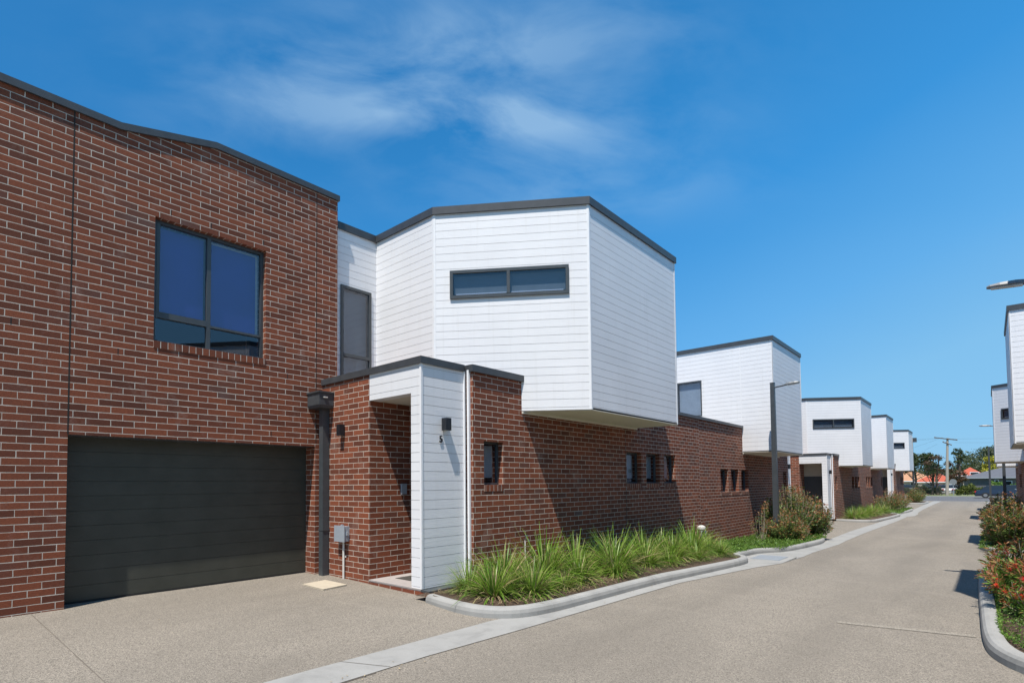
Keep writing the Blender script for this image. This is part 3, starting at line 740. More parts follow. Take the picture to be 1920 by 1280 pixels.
        downpipe(h, -8.62, 5.335, .02, 2.99, .062, brk=(.85,))
        b = MB(); b.box(XG-.002, XG+.04, 5.41, 5.70, 3.43, 3.55); b.build('flashing', 'capping', h)
    return h

setT()
H1 = townhouse('nearest brick townhouse with a dark garage door, number 5 and a white upper box', near=True)
text_mesh('5', .145, (-6.108, 5.80, 2.285), (0, 1, 0), (0, 0, 1), H1)
setT(my=-1, oy=31.4, dz=-.3)
H2 = townhouse('second townhouse on the left, flat white box side behind the grey lamp post', rear_top=3.8)
setT(oy=27.8, dz=-.44)
H3 = townhouse('third townhouse on the left, slot window in its white box above the white framed porch')
setT(my=-1, oy=31.4+27.8, ox=-.1, dz=-.43)
H4 = townhouse('fourth townhouse on the left, windowless white box between two boxes with slot windows', rear_top=3.5)
setT(oy=55.6, ox=-.3, dz=-.36)
H5 = townhouse('fifth and farthest townhouse on the left, small white box next to the cross street', rear=13.0)
downpipe(H5, -5.05, 12.05, 0, 6.0, .07); MB().box(-5.2, -4.7, 11.95, 12.4, 5.7, 6.1).build('rainwater_head', 'dark_metal', H5)
# the opposite row
RG = 'townhouses on the right side of the driveway'
setT(mx=-1, ox=-4.36, oy=.2, dz=-.05)
townhouse('townhouse just outside the right edge whose white box shades the red-flowered shrub', group=RG)
setT(mx=-1, my=-1, ox=-4.47, oy=32.6, dz=-.3)
townhouse('large white box house cut by the right edge under the nearest lamp head', group=RG, rear_top=3.8)
setT(mx=-1, ox=-4.75, oy=28.6, dz=-.40)
townhouse('second white box house from the right edge with a slot window', group=RG)
setT(mx=-1, my=-1, ox=-4.6, oy=60.4, dz=-.43)
townhouse('third white house on the right seen low under the box of its neighbour', group=RG, rear_top=3.5)

# ---------------------------------------------------------------- street lamps
def street_lamp(x, y, side, label, hz=4.7, arm=.75, post=True):
    setT(); z = prof(y); r = empty('street_lamp', (x, y, z), label, 'street lamp', 'street lamps along the driveway')
    b = MB(); a, t_ = .075, .058
    b.hexa([(x-a, y-a, z), (x+a, y-a, z), (x+a, y+a, z), (x-a, y+a, z), (x-t_, y-t_, hz), (x+t_, y-t_, hz), (x+t_, y+t_, hz), (x-t_, y+t_, hz)])
    b.box(x-.16, x+.16, y-.16, y+.16, z, z+.03); b.box(x-t_-.004, x+t_+.004, y-t_-.004, y+t_+.004, hz, hz+.015)
    b.build('pole', 'dark_metal', r)
    s = side
    MB().tube([(x+s*.05, y, hz-.14), (x+s*arm*.5, y, hz-.10), (x+s*(arm*.55), y, hz-.09)], .022, 8).build('arm', 'dark_metal', r)
    # lamp head: flat tapering shell with a pale lens beneath
    h = MB(); secs = []
    L0, L1 = arm*.45, arm
    for u, w_, hh in ((0, .03, .03), (.12, .065, .05), (.35, .10, .055), (.7, .10, .045), (.92, .075, .03), (1, .03, .015)):
        xx = x+s*(L0+(L1-L0)*u); zz = hz-.095+.035*u
        secs.append([(xx, y-w_, zz), (xx, y-w_*.7, zz+hh), (xx, y+w_*.7, zz+hh), (xx, y+w_, zz), (xx, y+w_*.8, zz-.018), (xx, y-w_*.8, zz-.018)])
    for p, q in zip(secs, secs[1:]):
        for k in range(6): h.face([p[k], q[k], q[(k+1) % 6], p[(k+1) % 6]])
    h.face(secs[0]); h.face(secs[-1][::-1])
    hd = h.build('lamp_head', 'lamp_grey', r)
    xa, xb = x+s*(L0+(L1-L0)*.2), x+s*(L0+(L1-L0)*.9)
    MB().hexa([(xa, y-.07, hz-.122), (xb, y-.06, hz-.098), (xb, y+.06, hz-.098), (xa, y+.07, hz-.122), (xa, y-.07, hz-.105), (xb, y-.06, hz-.078), (xb, y+.06, hz-.078), (xa, y+.07, hz-.105)]).build('lens', 'lens', hd)
    return r
street_lamp(-4.85, 18.8, 1, 'grey street lamp standing in the left garden bed in front of the second white box')
street_lamp(1.05, 12.45, -1, 'nearest right lamp, only its flat head showing at the right edge', hz=4.9, arm=.98)
street_lamp(.62, 42.5, -1, 'street lamp behind the second right-hand box, its head poking out left of the white wall', hz=4.78, arm=.95)
street_lamp(.05, 66.0, 1, 'farthest street lamp, a thin dark pole in front of the yellow tree', hz=4.5, arm=.8)

# ---------------------------------------------------------------- planting
def blade_tuft(seed, n=330, H_=.62, spread=.55, mat_='blade', dry=.0):
    rnd = random.Random(seed); mb = MB()
    for _ in range(n):
        an = rnd.uniform(0, 2*math.pi); r0_ = rnd.random()**.7*.12; lean = rnd.uniform(.05, 1.45)
        L = H_*rnd.uniform(.5, 1.3); wd = rnd.uniform(.005, .0095)
        d = Vector((math.cos(an), math.sin(an), 0)); side = Vector((-d.y, d.x, 0)); p = d*r0_; p.z = 0
        ang = lean*.75+rnd.uniform(-.1, .1); pts = []; S = 6; cur = p.copy(); drp = rnd.uniform(.04, .34)*(.35+lean)
        tw = side*math.cos(rnd.uniform(-.6, .6))+Vector((0, 0, rnd.uniform(-.3, .3)))
        for k in range(S+1):
            ww = wd*(1-(k/S)**2*.85); pts.append((cur-tw*ww, cur+tw*ww))
            cur = cur+(d*math.sin(ang)+Vector((0, 0, math.cos(ang))))*(L/S); ang += drp
            if cur.z < .02: cur.z = .02
        k0 = len(mb.v)
        for a, b in pts: mb.v += [a, b]
        for k in range(S): mb.f.append([k0+2*k, k0+2*k+1, k0+2*k+3, k0+2*k+2]); mb.uv.append([(0, 0)]*4)
    return mb
TUFTS = []
setT()
for sd in range(7):
    o = blade_tuft(sd, 380+50*(sd % 4), .56+.02*(sd % 3)).build('green_blades', 'blade', smooth=True, raw=True); o2 = blade_tuft(sd+50, 150, .45, .6).build('dry_blades', 'dry_blade', smooth=True, raw=True)
    TUFTS.append((o.data, o2.data)); bpy.data.objects.remove(o); bpy.data.objects.remove(o2)
def tuft(x, y, s, k, label, group):
    z = prof(y)+.09; r = empty('mat_rush', (x, y, z), label, 'plant', group); rz = random.uniform(0, 6)
    for nm, me in zip(('green_blades', 'dry_blades'), TUFTS[(k*3) % 7]):
        o = bpy.data.objects.new(nm, me); COL.objects.link(o); o.parent = r; o.rotation_euler = (0, 0, rz); o.scale = (s*random.uniform(.95, 1.15), s*random.uniform(.9, 1.1), s*random.uniform(.85, 1.05)); o.rotation_euler.x = random.uniform(-.10, .10); o.rotation_euler.y = random.uniform(-.10, .10)
ordn = ['first', 'second', 'third', 'fourth', 'fifth', 'sixth', 'seventh', 'eighth', 'ninth', 'tenth', 'eleventh', 'twelfth']
TP = [(-5.0, 5.72, 1.05), (-5.35, 6.35, 1.25), (-4.70, 6.2, .95), (-5.15, 7.1, 1.3), (-4.72, 7.45, .8), (-5.25, 8.15, 1.1), (-4.85, 8.75, 1.25), (-5.35, 9.3, 1.2), (-4.75, 9.75, .85), (-5.1, 10.35, 1.3), (-4.75, 11.0, 1.0), (-5.25, 11.5, 1.15), (-4.85, 12.2, 1.2), (-5.3, 12.8, 1.1), (-4.9, 13.3, .95), (-5.4, 13.9, 1.0), (-4.62, 6.85, .6), (-4.6, 8.3, .7), (-4.5, 10.2, .6), (-4.5, 11.6, .7), (-4.45, 12.75, .65), (-5.5, 5.75, .75)]
ordn += ['thirteenth', 'fourteenth', 'fifteenth', 'sixteenth']+['small %s' % q for q in ('first kerbside', 'second kerbside', 'third kerbside', 'fourth kerbside', 'fifth kerbside')]+['small porch-side']
for i, (x, y, s) in enumerate(TP):
    tuft(x, y, s, i, ('strappy green rush clump beside the white porch corner, nearest the camera' if i == 0 else '%s strappy green rush clump from the near end of the left bed' % ordn[i].strip()), 'strappy rush clumps in the near left bed')
for i in range(9):
    tuft(-5.0+random.uniform(-.25, .25), 27.8+6.0+i*.95, 1.1, i, 'strappy rush clump in the far left bed beyond the driveway crossing', 'rush clumps in the far left bed')

def leaf_quad(mb, p, d, up, L, wd):
    s = d.cross(up); 
    if s.length < 1e-4: s = d.cross(Vector((1, 0, 0)))
    s.normalize(); k = len(mb.v); m_ = p+d*L*.5
    mb.v += [p, m_+s*wd, p+d*L, m_-s*wd]; mb.f.append([k, k+1, k+2, k+3]); mb.uv.append([(0, 0)]*4)
def rv(rnd): 
    while True:
        v = Vector((rnd.uniform(-1, 1), rnd.uniform(-1, 1), rnd.uniform(-1, 1)))
        if .05 < v.length < 1: return v.normalized()
def shrub(x, y, h_, rx, ry, label, group=None, n_st=90, per=42, leaf=.055, seed=1, cat='shrub', leafm='bottlebrush_leaf', tipm='red_tip_leaf', tips=.22, flowers=0, base=None, lean=(0, 0), name='bottlebrush_shrub', wd=.13, stem='pale_stem', bare=.25):
    setT(); rnd = random.Random(seed); z = prof(y)+.09 if base is None else base
    r = empty(name, (x, y, z), label, cat, group)
    st, lf, tp_, fl = MB(), MB(), MB(), MB(); S = 7; up0 = Vector((0, 0, 1))
    for i in range(n_st):
        an = rnd.uniform(0, 2*math.pi); q = math.sqrt(rnd.random()); hh = h_*(.62+.5*rnd.random())*(1-.42*q*q)
        if rnd.random() < .25: hh *= rnd.uniform(.4, .8)
        end = Vector((math.cos(an)*rx*q+lean[0]*h_, math.sin(an)*ry*q+lean[1]*h_, hh)); b = Vector((math.cos(an)*rx*.12*q, math.sin(an)*ry*.12*q, 0))
        mid = b.lerp(end, .5)+Vector((math.cos(an)*rx*.16, math.sin(an)*ry*.16, -h_*.06))+rv(rnd)*.05
        pts = []
        for k in range(S+1):
            t_ = k/S; pts.append(b*(1-t_)**2+mid*2*t_*(1-t_)+end*t_*t_)
        st.tube([Vector((x, y, z))+p for p in pts], [.009*(1-.7*k/S)*max(1, h_) for k in range(S+1)], 4, False)
        for _ in range(per):
            t_ = bare+(1-bare)*rnd.random()**.8; k = min(S-1, int(t_*S)); p = pts[k].lerp(pts[k+1], t_*S-k); ax = (pts[k+1]-pts[k]).normalized()
            o = rv(rnd); o = (o-ax*o.dot(ax)).normalized(); off = o*rnd.uniform(0, .05)*max(1, h_)
            d = (ax*rnd.uniform(.3, 1.1)+o).normalized(); L = leaf*rnd.uniform(.6, 1.3)
            tgt = tp_ if (t_ > .86 and rnd.random() < tips*3) or rnd.random() < tips*.15 else lf
            leaf_quad(tgt, Vector((x, y, z))+p+off, d, rv(rnd), L, L*wd)
        if i < flowers:
            p = pts[S-1]+Vector((x, y, z)); ax = (pts[S]-pts[S-1]).normalized(); FL = rnd.uniform(.045, .075)
            for k in range(130):
                o = rv(rnd); o = (o-ax*o.dot(ax)).normalized(); leaf_quad(fl, p+ax*rnd.uniform(-.2, 1)*FL, (o+ax*.35).normalized(), ax, rnd.uniform(.018, .032), .0016)
    st.build('stems', stem, r, raw=True)
    if lf.f: lf.build('foliage', leafm, r, raw=True)
    if tp_.f: tp_.build('new_growth', tipm, r, raw=True)
    if fl.f: fl.build('flowers', 'red_flower', r, raw=True)
    return r
LB = 'reddish bottlebrush shrubs in the left bed'
shrub(-4.95, 17.6, 1.15, .30, .30, 'thin upright shrub with reddish tips on bare stems left of the lamp post', LB, 14, 40, .06, 3, bare=.6, tips=.3)
shrub(-4.6, 18.75, .85, .62, .75, 'low sprawling olive shrub at the foot of the left lamp post', LB, 130, 60, .075, 4, wd=.17)
shrub(-4.9, 20.5, 1.7, .8, .95, 'big bushy bottlebrush just beyond the left lamp post', LB, 190, 75, .08, 5, tips=.17, wd=.18, bare=.12)
shrub(-4.5, 21.4, 1.35, .65, .6, 'bushy reddish shrub at the far end of the near left bed', LB, 180, 75, .08, 6, tips=.2, wd=.18, bare=.12)
shrub(-4.45, 19.2, .5, .5, .8, 'low dark red shrub spilling over the kerb below the big bottlebrush', LB, 70, 40, .045, 7, tips=.4)
FB = 'shrubs in the far left bed'
shrub(-4.9, 46.2, 1.4, 1.0, 1.4, 'red-brown bush in the far left bed by the white trunk', FB, 110, 40, .10, 8, tips=.5)
shrub(-4.8, 48.8, 1.2, .9, 1.3, 'green-brown bush just past the red-brown one in the far left bed', FB, 100, 40, .10, 9, tips=.35)
shrub(-4.9, 63.5, 1.3, .8, 1.8, 'last olive bush on the left before the cross street', FB, 110, 36, .13, 10, leafm='hedge_leaf', tips=.1)
shrub(.50, 9.7, .84, .70, 1.15, 'large bottlebrush with bright red flowers in the near right bed', None, 170, 125, .068, 11, flowers=120, tips=.22, leafm='ground_leaf', wd=.11, cat='flowering shrub')
shrub(.36, 8.9, .42, .32, .55, 'low red-flowered shrub in front of the large one on the right', None, 50, 60, .045, 12, flowers=14, tips=.2, leafm='ground_leaf', wd=.13, cat='flowering shrub')
RB = 'dense reddish shrubs in the second right bed'
shrub(.35, 21.2, 1.4, .55, .75, 'nearest bush of the dense reddish row in the second right bed', RB, 170, 75, .08, 13, tips=.2, wd=.18, bare=.1)
shrub(.30, 22.5, 1.4, .55, .8, 'middle bush of the dense reddish row in the second right bed', RB, 170, 75, .08, 14, tips=.2, wd=.18, bare=.1)
shrub(.35, 23.9, 1.4, .6, .8, 'farthest bush of the dense reddish row in the second right bed', RB, 170, 75, .08, 15, tips=.2, wd=.18, bare=.1)
shrub(.3, 36, 1.2, .5, 1.0, 'bush in the third right bed mostly hidden by the nearer row', None, 60, 40, .08, 16)

def cover(name, path, wallx, x_in, n, label, leaf=.03, mt='ground_leaf', hmax=.10, seed=2, spill=.1):
    rnd = random.Random(seed); mb = MB()
    for _ in range(n):
        y = rnd.uniform(*path); e = x_in(y); xx = e+(wallx-e)*rnd.random()
        if rnd.random() < .12: xx = e+math.copysign(rnd.random()*spill, e-wallx)
        hh = hmax*(.3+.7*rnd.random())*(.6+.4*math.sin(xx*9)*math.cos(y*7)); z = prof(y)+.11+hh*rnd.random()
        leaf_quad(mb, Vector((xx, y, z)), (rv(rnd)+Vector((0, 0, .5))).normalized(), rv(rnd), leaf*rnd.uniform(.6, 1.4), leaf*.22)
    return tag(mb.build(name, mt), label, 'ground cover', kind='stuff')
ex = lambda y: -4.5 if y < 15.2 else (-4.5+(y-15.2)*.5 if y < 16 else -4.08)
cover('ground_cover', (13.4, 21.2), -5.7, ex, 24000, 'bright green ground cover behind the stepped kerb', .045, hmax=.2)
cover('ground_cover', (7.0, 14.2), 1.2, lambda y: .04+(max(0, 7.9-y))**2*.25, 15000, 'bright green creeping ground cover in the near right bed', .028, spill=.02)
cover('ground_cover', (20.2, 25.1), 1.2, lambda y: -.15, 6000, 'green ground cover along the kerb of the second right bed', .045)
cover('ground_cover', (41.5, 49.5), -5.6, lambda y: -4.1, 5000, 'green ground cover under the far left bushes', .07)
def litter(y0, y1, xa, xb, n, label, seed=5):
    rnd = random.Random(seed); mb = MB()
    for _ in range(n):
        y = rnd.uniform(y0, y1); x_ = rnd.uniform(xa, xb); 
        if y < 5.6 and x_ > -4.5: continue
        a = rnd.uniform(0, 6.3); leaf_quad(mb, Vector((x_, y, prof(y)+.135+rnd.random()*.035)), Vector((math.cos(a), math.sin(a), rnd.uniform(-.25, .35))).normalized(), Vector((0, 0, 1)), rnd.uniform(.03, .11), rnd.uniform(.002, .005))
    return tag(mb.build('straw_litter', 'dry_blade'), label, 'plant litter', kind='stuff')
litter(5.3, 13.2, -5.8, -4.25, 7500, 'dry straw and bark litter covering the near left bed')
# a few fallen leaves on the gutter
rnd = random.Random(9); mb = MB()
for _ in range(70):
    y = rnd.uniform(1.5, 14); x_ = rnd.choice([rnd.gauss(-4.0, .06), rnd.uniform(-8, -1), rnd.gauss(-3.95, .1)]); a = rnd.uniform(0, 6.3)
    leaf_quad(mb, Vector((x_, y, G(x_, y)+.014)), Vector((math.cos(a), math.sin(a), .1)), Vector((0, 0, 1)), rnd.uniform(.015, .04), rnd.uniform(.004, .009))
tag(mb.build('fallen_leaves', 'dry_blade'), 'scattered dry leaves lying on the drive and gutter', 'leaf litter', kind='stuff')

# garden tap and gas regulator by the wall
setT()
r_ = empty('garden_tap', (-5.93, 7.62, .1), 'small chrome garden tap on the brick wall above the first rushes', 'tap')
MB().tube([(-5.93, 7.62, .1), (-5.93, 7.62, .68)], .011, 8).build('pipe', 'pvc', r_)
MB().tube([(-5.97, 7.62, .68), (-5.90, 7.62, .69), (-5.86, 7.62, .69), (-5.84, 7.62, .65)], [.014, .017, .012, .012], 8).tube([(-5.91, 7.62, .69), (-5.91, 7.62, .74)], .008, 6).tube([(-5.91, 7.58, .745), (-5.91, 7.66, .745)], .009, 6).build('tap_body', 'chrome', r_)
r_ = empty('gas_regulator', (-5.80, 15.45, -.1), 'pale gas regulator and pipes at the foot of the sunlit brick wall', 'gas regulator')
MB().tube([(-5.82, 15.30, -.1), (-5.82, 15.30, .30)], .018, 8).tube([(-5.82, 15.60, -.1), (-5.82, 15.60, .30)], .018, 8).tube([(-5.82, 15.30, .30), (-5.82, 15.60, .30)], .018, 8).build('pipes', 'grey_box', r_)
MB().tube([(-5.86, 15.42, .30), (-5.86, 15.42, .36), (-5.86, 15.42, .42), (-5.86, 15.42, .46)], [.05, .11, .11, .04], 14).build('regulator', 'pvc', r_)
MB().box(-5.92, -5.80, 15.5, 15.62, .12, .28).build('meter', 'grey_box', r_)

# ---------------------------------------------------------------- beyond the cross street
def tree(x, y, H_, cr, ch, label, leafm, n=3500, leaf=.30, seed=1, trunk=.16, base=-.5, blobs=14, group=None, name='tree', cz=None, kind='round'):
    setT(); rnd = random.Random(seed); r = empty(name, (x, y, base), label, 'tree', group)
    st, lf = MB(), MB(); cz = cz if cz is not None else H_-ch
    top = Vector((x+rnd.uniform(-.3, .3), y, base+H_*.8))
    st.tube([(x, y, base), (x+rnd.uniform(-.2, .2), y, base+H_*.35), top], [trunk, trunk*.8, trunk*.3], 7)
    C = []
    for i in range(blobs):
        an = rnd.uniform(0, 6.28); q = rnd.random()**.5; zz = cz+ch*(.15+.8*rnd.random()); k = math.sin(math.pi*min(1, max(0, (zz-cz)/ch*.75+.2)))
        c = Vector((x+math.cos(an)*cr*q*k, y+math.sin(an)*cr*q*k, base+zz)); C.append((c, cr*rnd.uniform(.22, .42)))
        s0 = Vector((x, y, base+H_*rnd.uniform(.25, .6))); st.tube([s0, s0.lerp(c, .5)+Vector((0, 0, -.1*cr)), c], [trunk*.4, trunk*.25, trunk*.1], 5, False)
    for _ in range(n):
        c, rad = rnd.choice(C); o = rv(rnd); p = c+Vector((o.x*1.15, o.y*1.15, o.z*.7))*rad*rnd.uniform(.35, 1.08)
        leaf_quad(lf, p, rv(rnd), rv(rnd), leaf*rnd.uniform(.6, 1.3), leaf*.3)
    st.build('trunk', 'bark', r, raw=True); lf.build('crown', leafm, r, raw=True); return r
tree(-8.6, 112, 6.9, 2.4, 4.4, 'dark wide tree just right of the last white box on the left', 'tree_leaf', 4500, .34, 21)
tree(-5.3, 100.5, 6.4, 1.5, 3.0, 'dark gnarled street tree left of the utility pole', 'purple_leaf', 1000, .22, 22, blobs=9, cz=2.6)
tree(-6.0, 101.5, 5.0, 2.0, 2.2, 'low dark tree behind the gnarled street tree', 'tree_leaf', 500, .22, 23, cz=2.6)
tree(-3.6, 120, 7.4, .9, 2.6, 'slender pine-like tree right of the utility pole', 'tree_leaf', 700, .28, 24, cz=4.6)
tree(-3.3, 104, 3.6, 1.2, 2.0, 'small reddish tree right behind the utility pole', 'purple_leaf', 1500, .22, 25, cz=1.6)
tree(.6, 190, 10.0, 6.0, 7.2, 'large grey-green domed tree on the skyline behind the houses', 'grey_leaf', 15000, .45, 26, trunk=.4, cz=2.8, blobs=46)
BG = 'dark trees behind the red roofed houses'
for i, (x, y, h_, c_r) in enumerate([(-9, 165, 5.0, 5), (-3.0, 160, 5.4, 4.2), (.5, 158, 5.6, 4), (4.5, 165, 6.2, 5), (-15, 150, 7, 5), (9, 160, 8, 5)]):
    tree(x, y, h_, c_r, 3.4, ['dark tree behind the orange roof', 'dark tree behind the red gable', 'dark tree under the domed skyline tree', 'dark tree right of the domed skyline tree', 'dark tree hidden behind the last left house', 'dark tree behind the right-hand boxes'][i], 'tree_leaf', 3600, .42, 30+i, cz=1.5, group=BG, blobs=20)
tree(.8, 135, 7.0, 2.1, 3.4, 'bright yellow-green tree behind the dark roofed house', 'yellow_leaf', 3200, .30, 40, cz=3.0, blobs=18)

def house(x0, x1, y0, y1, ze, zr, roofm, wallm, label, wins=(), base=-.5, gx=None, ridge=None, gut='white_trim'):
    setT(); r = empty('house', ((x0+x1)/2, y0, base), label, 'house', 'houses across the street')
    MB().box(x0, x1, y0, y1, base, ze).build('wall', wallm, r)
    e = .5; a = (x0-e, y0-e, ze); b = (x1+e, y0-e, ze); c = (x1+e, y1+e, ze); d = (x0-e, y1+e, ze); my = (y0+y1)/2; w2 = (y1-y0)/2+e
    ra, rb = ((x0-e+w2), (x1+e-w2)) if ridge is None else ridge
    if ra > rb: ra = rb = (ra+rb)/2
    p, q = (ra, my, zr), (rb, my, zr); m = MB()
    m.face([a, b, q, p]); m.face([b, c, q]); m.face([c, d, p, q]); m.face([d, a, p]); m.face([a, d, c, b])
    rf = m.build('roof', roofm, r)
    MB().sweep([(x0-e, y0-e), (x1+e, y0-e)], [(-.04, ze-.12), (-.04, ze+.05), (.05, ze+.05), (.05, ze-.12)]).build('gutter', gut, rf)
    MB().box((x0+x1)/2-.3, (x0+x1)/2+.3, my+1, my+1.6, zr-.8, zr+.5).build('chimney', 'brown_brick', rf) if gx is None else None
    for wx0, wx1, wz0, wz1 in wins:
        f_ = MB().box(wx0, wx1, y0-.06, y0, wz0, wz1).build('window', 'white_trim', r)
        MB().box(wx0+.1, wx1-.1, y0-.08, y0-.06, wz0+.1, wz1-.1).build('pane', 'car_glass', f_)
    return r
house(-15.5, -7.2, 128, 138, 1.55, 3.9, 'pale_tile', 'render_wall', 'cream house with a pale orange tiled roof beyond the left kerb', [(-10.6, -9.4, .1, 1.3), (-8.9, -7.7, .1, 1.3)])
house(-9.2, -4.6, 124, 132, 1.35, 3.1, 'orange_tile', 'render_wall', 'low wing with a bright orange-red roof left of the utility pole', [(-8.3, -7.3, 0, 1.1), (-6.6, -6.2, -.2, 1.2)], gx=1)
house(-4.3, -.9, 138, 146, 2.5, 4.1, 'orange_tile', 'render_wall', 'house with a red hipped roof and white gable window right of the pole', [(-2.6, -1.3, 2.5, 3.15)], gx=1)
house(-3.0, 10.5, 118, 130, 2.0, 4.1, 'dark_tile', 'grey_wall', 'long low house with a dark grey roof on the right', [(.6, 1.1, -.1, 1.7), (1.8, 2.6, .1, 1.5), (3.2, 4.4, .2, 1.6)], gx=1, gut='grey_box')
MB().box(-2.2, .1, 117.93, 118, -.5, 1.75).build('garage_door', 'dark_tile', bpy.data.objects['house.003'])
setT()
tag(MB().box(-20, -5.9, 112, 112.15, -.5, 1.0).build('side_fence', 'timber_fence'), 'weathered timber fence in front of the orange roofed house', 'fence')
tag(MB().box(-5.2, -3.1, 119, 119.15, -.5, 1.7).build('side_fence', 'timber_fence'), 'tall pale timber fence beside the dark roofed house', 'fence')
r_ = empty('picket_fence', (-7, 99.5, -.4), 'low dark picket fence along the far footpath', 'fence')
g = MB()
for i in range(48): g.box(-9.9+i*.12, -9.86+i*.12, 102, 102.03, -.4, .75)
g.build('pickets', 'fence_dark', r_); g = MB(); g.box(-9.95, -4.1, 102.03, 102.07, .0, .08); g.box(-9.95, -4.1, 102.03, 102.07, .55, .63); g.build('rail', 'fence_dark', r_)
setT()
def hedge(x0, x1, y0, y1, h_, n, label, seed, m='hedge_leaf'):
    rnd = random.Random(seed); mb = MB()
    for _ in range(n):
        p = Vector((rnd.uniform(x0, x1), rnd.uniform(y0, y1), -.4)); p.z += (h_*(.75+.2*math.sin(p.x*2.3)+.1*math.sin(p.x*6.1)))*rnd.random()**.6
        leaf_quad(mb, p, rv(rnd), rv(rnd), rnd.uniform(.12, .3), .06)
    r = empty('hedge', ((x0+x1)/2, y0, -.4), label, 'hedge'); mb.build('foliage', m, r, raw=True)
    s = MB()
    for i in range(6): s.tube([(x0+(x1-x0)*(i+.5)/6, (y0+y1)/2, -.45), (x0+(x1-x0)*(i+.5)/6, (y0+y1)/2, h_*.5-.4)], .04, 5)
    s.build('stems', 'bark', r, raw=True)
hedge(-3.5, .5, 103, 105, 1.45, 4500, 'low olive hedge behind the round sign', 51)
hedge(-9.5, -5.2, 104, 105.5, 1.3, 3000, 'dark garden hedge behind the picket fence', 52, 'tree_leaf')
hedge(.2, 3.2, 114, 116, 1.9, 2500, 'bright green garden shrubs in front of the dark roofed house', 53, 'ground_leaf')

# utility pole
setT()
x, y = -4.25, 98.5
r_ = empty('utility_pole', (x, y, -.42), 'tall timber utility pole with two crossarms across the street', 'utility pole')
MB().tube([(x, y, -.5), (x+.12, y, 3.5), (x+.28, y, 7.35)], [.19, .16, .12], 10).build('pole', 'pole_timber', r_)
for z, a, b, dy in ((7.2, 1.35, 1.05, .0), (6.55, .5, .45, -.1)):
    sx = x+.25
    c_ = MB().hexa([(sx-a, y-.2, z+.24), (sx+b, y-.2, z-.24), (sx+b, y-.1, z-.24), (sx-a, y-.1, z+.24), (sx-a, y-.2, z+.37), (sx+b, y-.2, z-.11), (sx+b, y-.1, z-.11), (sx-a, y-.1, z+.37)]).build('crossarm', 'bark', r_)
    for k in range(4):
        u = k/3; xx = sx-a+.08+(a+b-.16)*u; zz = z+.37-.48*u
        MB().tube([(xx, y-.15, zz-.02), (xx, y-.15, zz+.05), (xx, y-.15, zz+.09)], [.03, .05, .02], 6).build('insulator', 'grey_box', c_)
for i, (z, dz_, x1, y1, z1) in enumerate(((7.42, 0, -60, 98, 9.6), (7.30, 0, -60, 99, 8.9), (7.2, 0, 60, 98, 8.2), (6.7, 0, 60, 98.5, 6.9), (7.3, 0, -20, 130, 5.0), (6.6, 0, -16, 128, 3.8))):
    xs = x+(-1.0 if x1 < 0 else 1.2)*(.6+.2*(i % 2)); P_ = []
    for k in range(17):
        t_ = k/16; P_.append((xs+(x1-xs)*t_, y-.15+(y1-y)*t_, z+(z1-z)*t_-4*1.1*t_*(1-t_)*(.9 if abs(x1) > 30 else .3)))
    o = MB().tube(P_, .007, 4).build('power_line', 'black_metal')
    tag(o, ['power line running left from the pole top, upper', 'power line running left from the pole top, lower', 'power line running right from the upper crossarm', 'power line running right from the lower crossarm', 'service wire slanting down from the pole to the orange roofed house', 'lower service wire slanting to the orange roofed house'][i], 'power line', 'overhead wires of the utility pole')
# road sign seen from behind
x, y = -3.55, 97.5
r_ = empty('road_sign', (x, y, -.42), 'round road sign seen from its grey back right of the utility pole', 'road sign')
MB().tube([(x, y, -.42), (x, y, 1.6)], .035, 8).build('post', 'grey_box', r_)
MB().tube([(x, y-.04, 1.42), (x, y-.055, 1.42)], .38, 20).build('sign_plate', 'lamp_grey', r_)

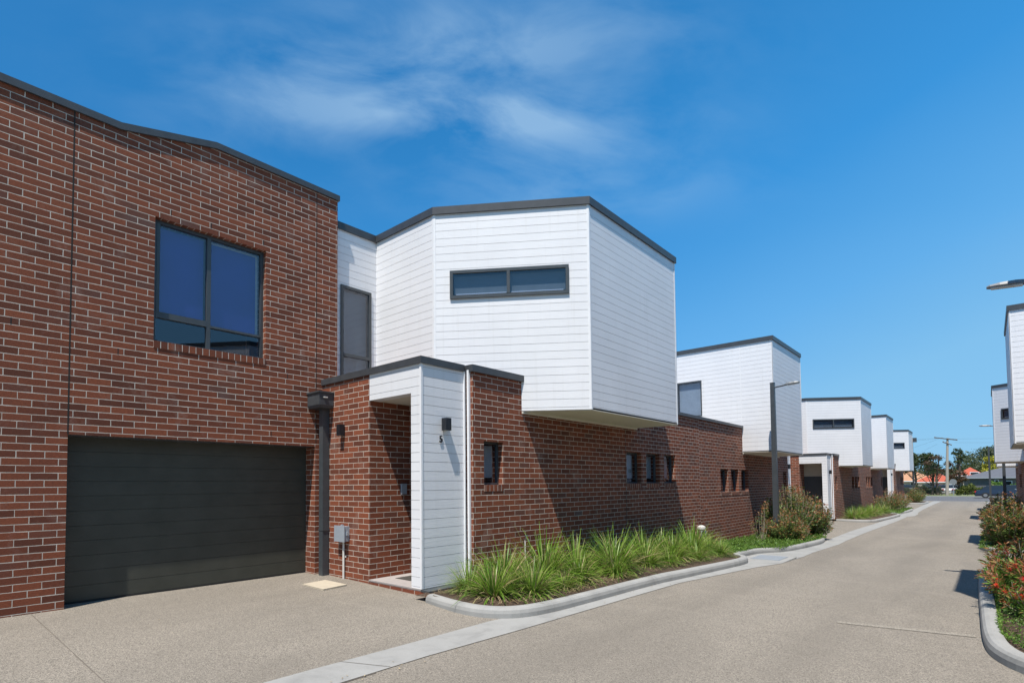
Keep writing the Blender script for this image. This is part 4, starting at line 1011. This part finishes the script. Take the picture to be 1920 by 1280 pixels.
def car(x, y, ang, paint, label, kind='hatch', sc_=1.0, tail=False):
    setT(); z = -.42; r = empty('parked_car', (x, y, z), label, 'car', 'cars across the street')
    ca, sa = math.cos(ang), math.sin(ang)
    TR = lambda p: (x+(p[0]*ca-p[1]*sa)*sc_, y+(p[0]*sa+p[1]*ca)*sc_, z+p[2]*sc_)
    body = [(-2.15, .35, .80), (-2.2, .62, .84), (-2.05, .88, .86), (-1.3, .93, .88), (-.2, .95, .89), (.8, .93, .89), (1.7, .83, .86), (2.15, .66, .80), (2.2, .4, .76)]
    m = MB()
    for (a, za, wa), (b, zb, wb) in zip(body, body[1:]):
        L1 = [(a, -wa, .22), (a, -wa*1.02, max(.24, za*.55)), (a, -wa*.95, za), (a, wa*.95, za), (a, wa*1.02, max(.24, za*.55)), (a, wa, .22)]
        L2 = [(b, -wb, .22), (b, -wb*1.02, max(.24, zb*.55)), (b, -wb*.95, zb), (b, wb*.95, zb), (b, wb*1.02, max(.24, zb*.55)), (b, wb, .22)]
        for k in range(6): m.face([TR(L1[k]), TR(L2[k]), TR(L2[(k+1) % 6]), TR(L1[(k+1) % 6])])
    for e, s_ in ((body[0], 1), (body[-1], -1)):
        m.face([TR(p) for p in [(e[0], -e[2], .22), (e[0], -e[2]*.95, e[1]), (e[0], e[2]*.95, e[1]), (e[0], e[2], .22)]][::s_])
    # roof and pillars
    rf = [(-1.75, .92, .80), (-1.25, 1.40, .62), (.1, 1.44, .64), (.55, 1.38, .62), (1.25, .92, .80)]
    for (a, za, wa), (b, zb, wb) in zip(rf[1:4], rf[2:4]): m.face([TR(p) for p in [(a, -wa, za), (b, -wb, zb), (b, wb, zb), (a, wa, za)]])
    bo = m.build('body', paint, r, smooth=False, raw=True)
    g = MB()
    for (a, za, wa), (b, zb, wb) in zip(rf, rf[1:]):
        for s_ in (-1, 1): g.face([TR(p) for p in [(a, s_*max(wa, .80)*1.0, .90), (b, s_*max(wb, .80), .90), (b, s_*wb*.995, zb-.01), (a, s_*wa*.995, za-.01)]])
    g.face([TR(p) for p in [(-1.8, -.78, .9), (-1.25, -.61, 1.39), (-1.25, .61, 1.39), (-1.8, .78, .9)]]); g.face([TR(p) for p in [(1.28, -.78, .9), (.55, -.61, 1.37), (.55, .61, 1.37), (1.28, .78, .9)]])
    g.build('windows', 'car_glass', r, raw=True)
    for wx in (-1.35, 1.35):
        for wy in (-.82, .82):
            t_ = MB().tube([TR((wx, wy-.1, .32)), TR((wx, wy+.1, .32))], .32*sc_, 16).build('wheel', 'rubber', r, raw=True)
            MB().tube([TR((wx, wy-.105, .32)), TR((wx, wy+.105, .32))], .18*sc_, 10).build('rim', 'lamp_grey', t_, raw=True)
    for wy in (-.62, .62):
        q = MB(); c0 = [(-2.235, wy-.16, .62), (-2.12, wy-.16, .62), (-2.12, wy+.16, .62), (-2.235, wy+.16, .62)]; q.hexa([TR(p) for p in c0]+[TR((p[0], p[1], .80)) for p in c0]); q.build('taillight', 'tail_red', r, raw=True)
        q = MB(); c0 = [(2.12, wy-.16, .52), (2.225, wy-.16, .52), (2.225, wy+.16, .52), (2.12, wy+.16, .52)]; q.hexa([TR(p) for p in c0]+[TR((p[0], p[1], .66)) for p in c0]); q.build('headlight', 'lens', r, raw=True)
    return r
car(-4.1, 108, R(80), 'car_white', 'white car seen from behind beside the utility pole and round sign')
car(-5.8, 108.5, R(100), 'car_black', 'black car parked left of the utility pole behind the fence')
car(-9.4, 107, R(5), 'car_silver', 'silver car half hidden behind the far left bushes')
car(.95, 86.5, R(2), 'car_navy', 'dark blue car on the cross street left of the right-hand shrubs', )
car(2.6, 95.5, R(-3), 'car_silver', 'silver-blue car at the kerb behind the dark blue one')
